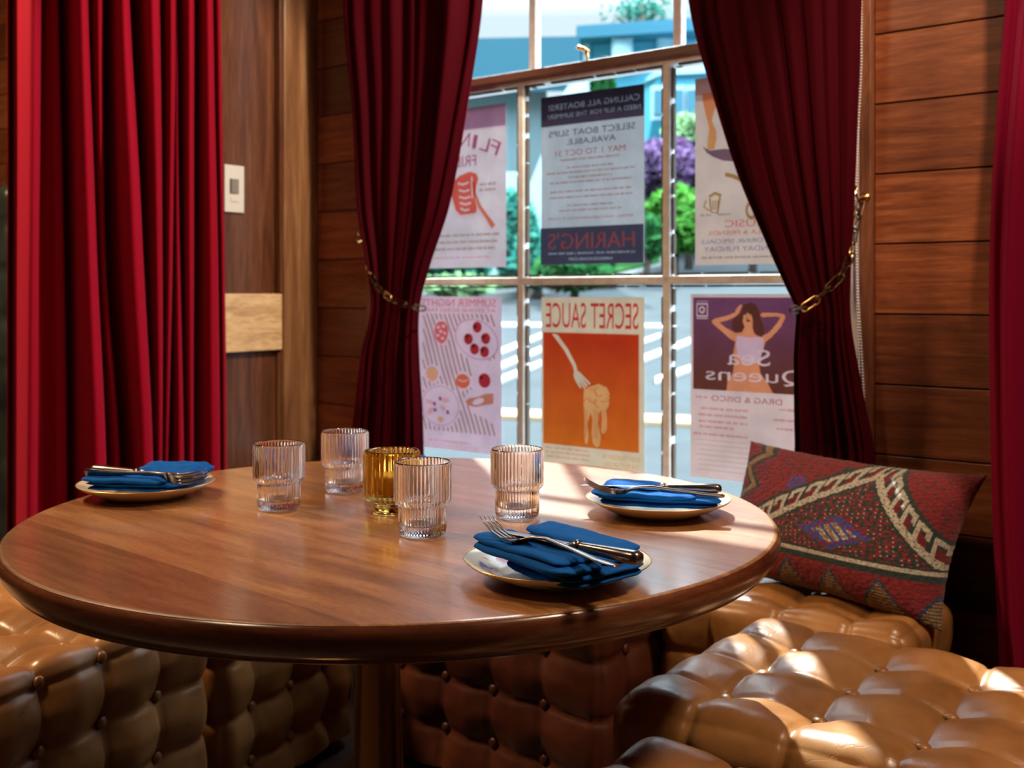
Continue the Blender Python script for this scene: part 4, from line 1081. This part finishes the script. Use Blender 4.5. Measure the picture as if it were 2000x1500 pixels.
bm = bmesh.new()
vs = [bm.verts.new(p_) for p_ in (Vector((-30, 1.2, gz(1.2))), Vector((30, 1.2, gz(1.2))), Vector((60, 90, gz(90))), Vector((-60, 90, gz(90))))]
for v in vs[:2]: v.co.z -= .0
# the near edge starts outside the wall
vs[0].co = W(-30, .3, 0); vs[1].co = W(9, .3, 0)
for v in vs[:2]: v.co.z = gz(v.co.y)-.02
bm.faces.new(vs); o = obj('road', bm, M['road']); tag(o, kind='structure')
def flat(name, pts, m, lift, th=.0, **k):
    bm = bmesh.new(); P_ = [G(*q) for q in pts]
    A_ = [bm.verts.new(p_+Vector((0, 0, lift))) for p_ in P_]; B_ = [bm.verts.new(p_-Vector((0, 0, .03))) for p_ in P_]
    bm.faces.new(A_); bm.faces.new(B_[::-1])
    for i in range(len(A_)): bm.faces.new((A_[i], B_[i], B_[(i+1) % len(A_)], A_[(i+1) % len(A_)]))
    return obj(name, bm, m, **k)
tag(flat('sidewalk', [(500, 592), (950, 586), (1040, 578), (1105, 561), (1205, 549), (1305, 523), (1290, 505), (1100, 530), (500, 540)], M['concrete'], .10), kind='structure')
tag(flat('lawn', [(500, 584), (950, 578), (1032, 571), (1095, 556), (1200, 544), (1290, 520), (1270, 470), (500, 470)], M['grass'], .16), kind='structure')
cw = empty('crosswalk', G(1100, 680)); tag(cw, 'white painted crosswalk stripes on the street outside', 'road marking')
for a in (((930,700), (1062,650), 11), ((930,730), (1062,676), 12), ((930,757), (1062,703), 12), ((1150,700), (1290,652), 9), ((1150,735), (1362,656), 13), ((1280,738), (1420,690), 12)):
    (x0, y0), (x1, y1), w_ = a; o = flat('stripe', [(x0, y0), (x1, y1), (x1, y1+w_*.8), (x0, y0+w_)], M['line'], .012); o.parent = cw; o.matrix_parent_inverse = Matrix.Translation(-cw.location)
tag(flat('stop_line', [(800, 630), (1320, 634), (1320, 640), (800, 637)], M['line'], .012), 'thin white line across the street beyond the crosswalk', 'road marking')
tag(flat('center_line', [(700, 790), (1420, 817), (1420, 833), (700, 803)], M['yline'], .012), 'pale yellow centre line painted on the street outside', 'road marking')
# bright rolling stock of the street: low planter wall left
M['siding'] = mat('grey shingle', (0.121,0.178,0.192), .8); M['roof'] = mat('grey blue roof', (0.011,0.036,0.050), .8); M['whitewall'] = mat('white clapboard', (0.393,0.513,0.542), .7)
M['blue'] = mat('light blue clapboard', (0.083,0.317,0.439), .7); M['bluetrim'] = mat('pale blue trim', (0.302,0.468,0.544), .6); M['winglass'] = mat('house window glass', (0.045,0.151,0.212), .15); M['darkroof'] = mat('slate roof', (0.045,0.144,0.203), .8)
def clap(m, sc=26):
    N, L, b = nodes(m); t = N.new('ShaderNodeTexCoord'); w = N.new('ShaderNodeTexWave'); w.bands_direction = 'Z'; w.wave_profile = 'SAW'; w.inputs['Scale'].default_value = 1.3
    L.new(t.outputs['Object'], w.inputs['Vector']); bump(m, w.outputs['Fac'], .8, .05)
for k in ('siding', 'whitewall', 'blue'): clap(M[k])
def pd(px, py, d): return Vector(((px-1000)/F*d, d, CZ-(py-HY)/F*d))
def prism(bm, P_, dv):
    A_ = [bm.verts.new(p_) for p_ in P_]; B_ = [bm.verts.new(p_+dv) for p_ in P_]
    bm.faces.new(A_); bm.faces.new(B_[::-1])
    for i in range(len(A_)): bm.faces.new((A_[i], B_[i], B_[(i+1) % len(A_)], A_[(i+1) % len(A_)]))
# grey shingled house, left
gh = empty('house', Vector((-3, 24, gz(24)))); tag(gh, 'grey shingled house with long blue grey roof, left through the window', 'house')
def gpart(name, P_, dv, m, root):
    bm = bmesh.new(); prism(bm, P_, dv)
    for v in bm.verts: v.co -= root.location
    return obj(name, bm, m, root)
gpart('wall', [pd(640, 165, 24), pd(1068, 165, 24), pd(1068, 420, 24), pd(640, 520, 24)], Vector((0, 7, 0)), M['siding'], gh)
gpart('roof', [pd(620, 96, 27.5), pd(1132, 86, 27.5), pd(1140, 178, 23.4), pd(620, 182, 23.4)], Vector((0, .2, .25)), M['roof'], gh)
gpart('gable', [pd(1095, 190, 23.2), pd(1120, 152, 23.2), pd(1152, 154, 23.2), pd(1170, 190, 23.2)], Vector((0, 4, 0)), M['whitewall'], gh)
gpart('lower_wall', [pd(640, 335, 23), pd(1018, 335, 23), pd(1018, 560, 23), pd(640, 560, 23)], Vector((0, .8, 0)), M['whitewall'], gh)
gpart('garage_wall', [pd(1034, 360, 22), pd(1070, 270, 22), pd(1190, 210, 22), pd(1190, 520, 22), pd(1036, 520, 22)], Vector((0, .6, 0)), M['whitewall'], gh)
# blue house, right
bh = empty('house', Vector((8, 34, gz(34)))); tag(bh, 'light blue clapboard house with bay window, right through the window', 'house')
gpart('wall', [pd(1142, 62, 34), pd(1560, 40, 32), pd(1560, 330, 32), pd(1142, 330, 34)], Vector((.5, 9, 0)), M['blue'], bh)
gpart('eave', [pd(1126, 50, 33), pd(1580, 18, 30.6), pd(1580, 44, 30.6), pd(1130, 74, 33)], Vector((.5, 10, .1)), M['darkroof'], bh)
gpart('corner_board', [pd(1140, 66, 33.8), pd(1152, 66, 33.8), pd(1152, 330, 33.8), pd(1140, 330, 33.8)], Vector((0, .2, 0)), M['bluetrim'], bh)
for x0, x1, y0, y1 in ((1196, 1236, 70, 128), (1284, 1318, 66, 124), (1360, 1400, 60, 120)):
    w_ = gpart('window', [pd(x0, y0, 32.9), pd(x1, y0, 32.9), pd(x1, y1, 32.9), pd(x0, y1, 32.9)], Vector((0, .3, 0)), M['bluetrim'], bh)
    bm = bmesh.new(); prism(bm, [pd(x0+6, y0+6, 32.84), pd(x1-6, y0+6, 32.84), pd(x1-6, y1-6, 32.84), pd(x0+6, y1-6, 32.84)], Vector((0, .1, 0)))
    for v in bm.verts: v.co -= bh.location
    obj('pane', bm, M['bluetrim'], w_)
# bay window
gpart('bay', [pd(1262, 150, 31), pd(1290, 138, 29.5), pd(1420, 134, 29.5), pd(1420, 300, 29.5), pd(1290, 300, 29.5), pd(1262, 300, 31)][:6], Vector((.2, 3, 0)), M['blue'], bh)
gpart('bay_roof', [pd(1258, 160, 30.6), pd(1288, 128, 29.3), pd(1430, 122, 29.3), pd(1430, 140, 29.3), pd(1290, 146, 29.3)], Vector((.2, 3, 0)), M['bluetrim'], bh)
for x0, x1 in ((1278, 1296), (1312, 1334), (1342, 1362), (1372, 1392)):
    w_ = gpart('window', [pd(x0-5, 168, 29.35), pd(x1+5, 166, 29.35), pd(x1+5, 232, 29.35), pd(x0-5, 234, 29.35)], Vector((0, .2, 0)), M['bluetrim'], bh)
    bm = bmesh.new(); prism(bm, [pd(x0, 176, 29.28), pd(x1, 175, 29.28), pd(x1, 223, 29.28), pd(x0, 224, 29.28)], Vector((0, .1, 0)))
    for v in bm.verts: v.co -= bh.location
    obj('pane', bm, M['winglass'], w_)
# planting
def leafmat(name, c, c2):
    m = mat(name, c, .7); N, L, b = nodes(m); g = N.new('ShaderNodeNewGeometry')
    r_ = ramp(m, g.outputs['Random Per Island'], [(0, c), (1, c2)]); L.new(r_.outputs[0], b.inputs['Base Color']); return m
LG = leafmat('green leaves', (0.026,0.132,0.017), (0.099,0.280,0.050)); LT = leafmat('teal leaves', (0.009,0.091,0.075), (0.042,0.214,0.158)); LP = leafmat('purple leaves', (0.058,0.028,0.075), (0.207,0.132,0.264)); LD = leafmat('dark green leaves', (0.009,0.058,0.017), (0.033,0.132,0.042)); LY = leafmat('yellow green leaves', (0.115,0.231,0.099), (0.247,0.396,0.198))
M['bark'] = mat('bark', (.10,.08,.07), .9)
def shrub(name, px, py, d, rx, rz_, n, m, label, cat='shrub', leaf=.16, sd=1, group='garden planting across the street', stem=True):
    rr = random.Random(sd); c = pd(px, py, d); g = gz(d); root = empty(name, (c.x, c.y, g)); tag(root, label, cat, group)
    bm = bmesh.new(); cz = c.z-g
    for i in range(n):
        a, b = rr.uniform(0, 2*PI), rr.uniform(-1, 1); q = math.sqrt(1-b*b); k = rr.uniform(.55, 1.0)**.5
        k *= 1+.25*noise.noise(Vector((math.cos(a)*q*1.8+sd, math.sin(a)*q*1.8, b*1.8)))
        p_ = Vector((rx*q*math.cos(a)*k, rx*q*math.sin(a)*k, max(-cz+.05, rz_*b*k)+cz))
        u_ = Vector((rr.gauss(0, 1), rr.gauss(0, 1), rr.gauss(0, .6))).normalized(); w_ = u_.orthogonal().normalized(); s_ = leaf*rr.uniform(.6, 1.3)
        bm.faces.new([bm.verts.new(p_+u_*s_*x+w_*s_*.5*y) for x, y in ((-1, 0), (0, -1), (1, 0), (0, 1))])
    obj('foliage', bm, m, root, keep=True)
    if stem:
        bm = bmesh.new(); sweep(bm, [(0, 0, 0), (.03, 0, max(.2, cz*.5)), (0, .03, max(.3, cz))], [(.12,.12), (.09,.09), (.04,.04)], 8); obj('stem', bm, M['bark'], root, smooth=True)
shrub('shrub', 1318, 432, 24, .85, .72, 2600, LG, 'bright green rounded shrub right of the boat notice', sd=3)
shrub('shrub', 1262, 462, 22.4, .42, .42, 1300, LD, 'dark green shrub low beside the boat notice', sd=4)
shrub('flowering_shrub', 1300, 330, 27, 1.0, .75, 2600, LP, 'purple flowering shrub above the bright green one', sd=5)
shrub('flowering_shrub', 1470, 350, 26.5, .9, .8, 2000, LP, 'purple shrub behind the music poster edge', sd=15)
shrub('shrub', 1345, 258, 28, .65, .45, 1600, LY, 'pale yellow green shrub under the bay window', sd=6)
shrub('shrub', 995, 455, 20, .42, .75, 2200, LT, 'teal green shrub between the two left window panes', sd=7)
shrub('shrub', 1050, 510, 19, .42, .42, 1600, LT, 'low teal shrub under the boat notice', sd=8)
shrub('shrub', 880, 500, 18.6, .7, .45, 2200, LT, 'wide teal hedge bush behind the left window curtain', sd=9)
shrub('shrub', 1120, 532, 17.6, .6, .28, 1800, LD, 'long dark low planting below the boat notice', sd=10)
shrub('shrub', 890, 558, 17, .5, .10, 700, LY, 'pale ground plant on the lawn at left', sd=11)
for px, dd in ((1160, 21.3), (1177, 21.35), (1194, 21.4)):
    shrub('conifer', px, 168, dd, .07, .34, 350, LD, {1160: 'leftmost small conifer tip above the boat notice', 1177: 'middle small conifer tip above the boat notice', 1194: 'rightmost small conifer tip above the boat notice'}[px], 'tree', leaf=.07, sd=px)
# tree above the blue house
rt = empty('tree', Vector((9.4, 46, gz(46)))); tag(rt, 'thin branched tree rising behind the blue house', 'tree')
bm = bmesh.new(); rr = random.Random(5); top = 22.0
base_ = rt.location
def tp(px, py, d=46): return pd(px, py, d)-base_
sweep(bm, [(tp(1255, 300)), tp(1256, 60), tp(1254, -60)], [(.25,.25), (.12,.12), (.05,.05)], 8); obj('trunk', bm, M['bark'], rt, smooth=True)
bm = bmesh.new()
for a in ((1200,28,1230,42), (1290,18,1256,34), (1300,30,1258,46), (1240,10,1256,24), (1215,10,1254,26), (1310,2,1258,14), (1285,44,1300,40)):
    sweep(bm, [tp(a[0], a[1]), tp((a[0]+a[2])/2, (a[1]+a[3])/2+6), tp(a[2], a[3]+8)], [(.03,.03), (.06,.06), (.08,.08)], 6)
obj('branches', bm, M['bark'], rt, smooth=True)
bm = bmesh.new()
for i in range(500):
    p_ = tp(1256+rr.gauss(0, 32), 22+rr.gauss(0, 14)) + Vector((0, rr.gauss(0, .8), 0)); u_ = Vector((rr.gauss(0,1), rr.gauss(0,1), rr.gauss(0,1))).normalized(); w_ = u_.orthogonal(); s_ = .12
    bm.faces.new([bm.verts.new(p_+u_*s_*x+w_*s_*.5*y) for x, y in ((-1,0), (0,-1), (1,0), (0,1))])
obj('foliage', bm, LT, rt, keep=True)

for m in set(bpy.data.materials)-_before:           # dull outdoor surfaces
    if m.node_tree and 'Principled BSDF' in m.node_tree.nodes and m is not M['winglass']: m.node_tree.nodes['Principled BSDF'].inputs['Specular IOR Level'].default_value = 0
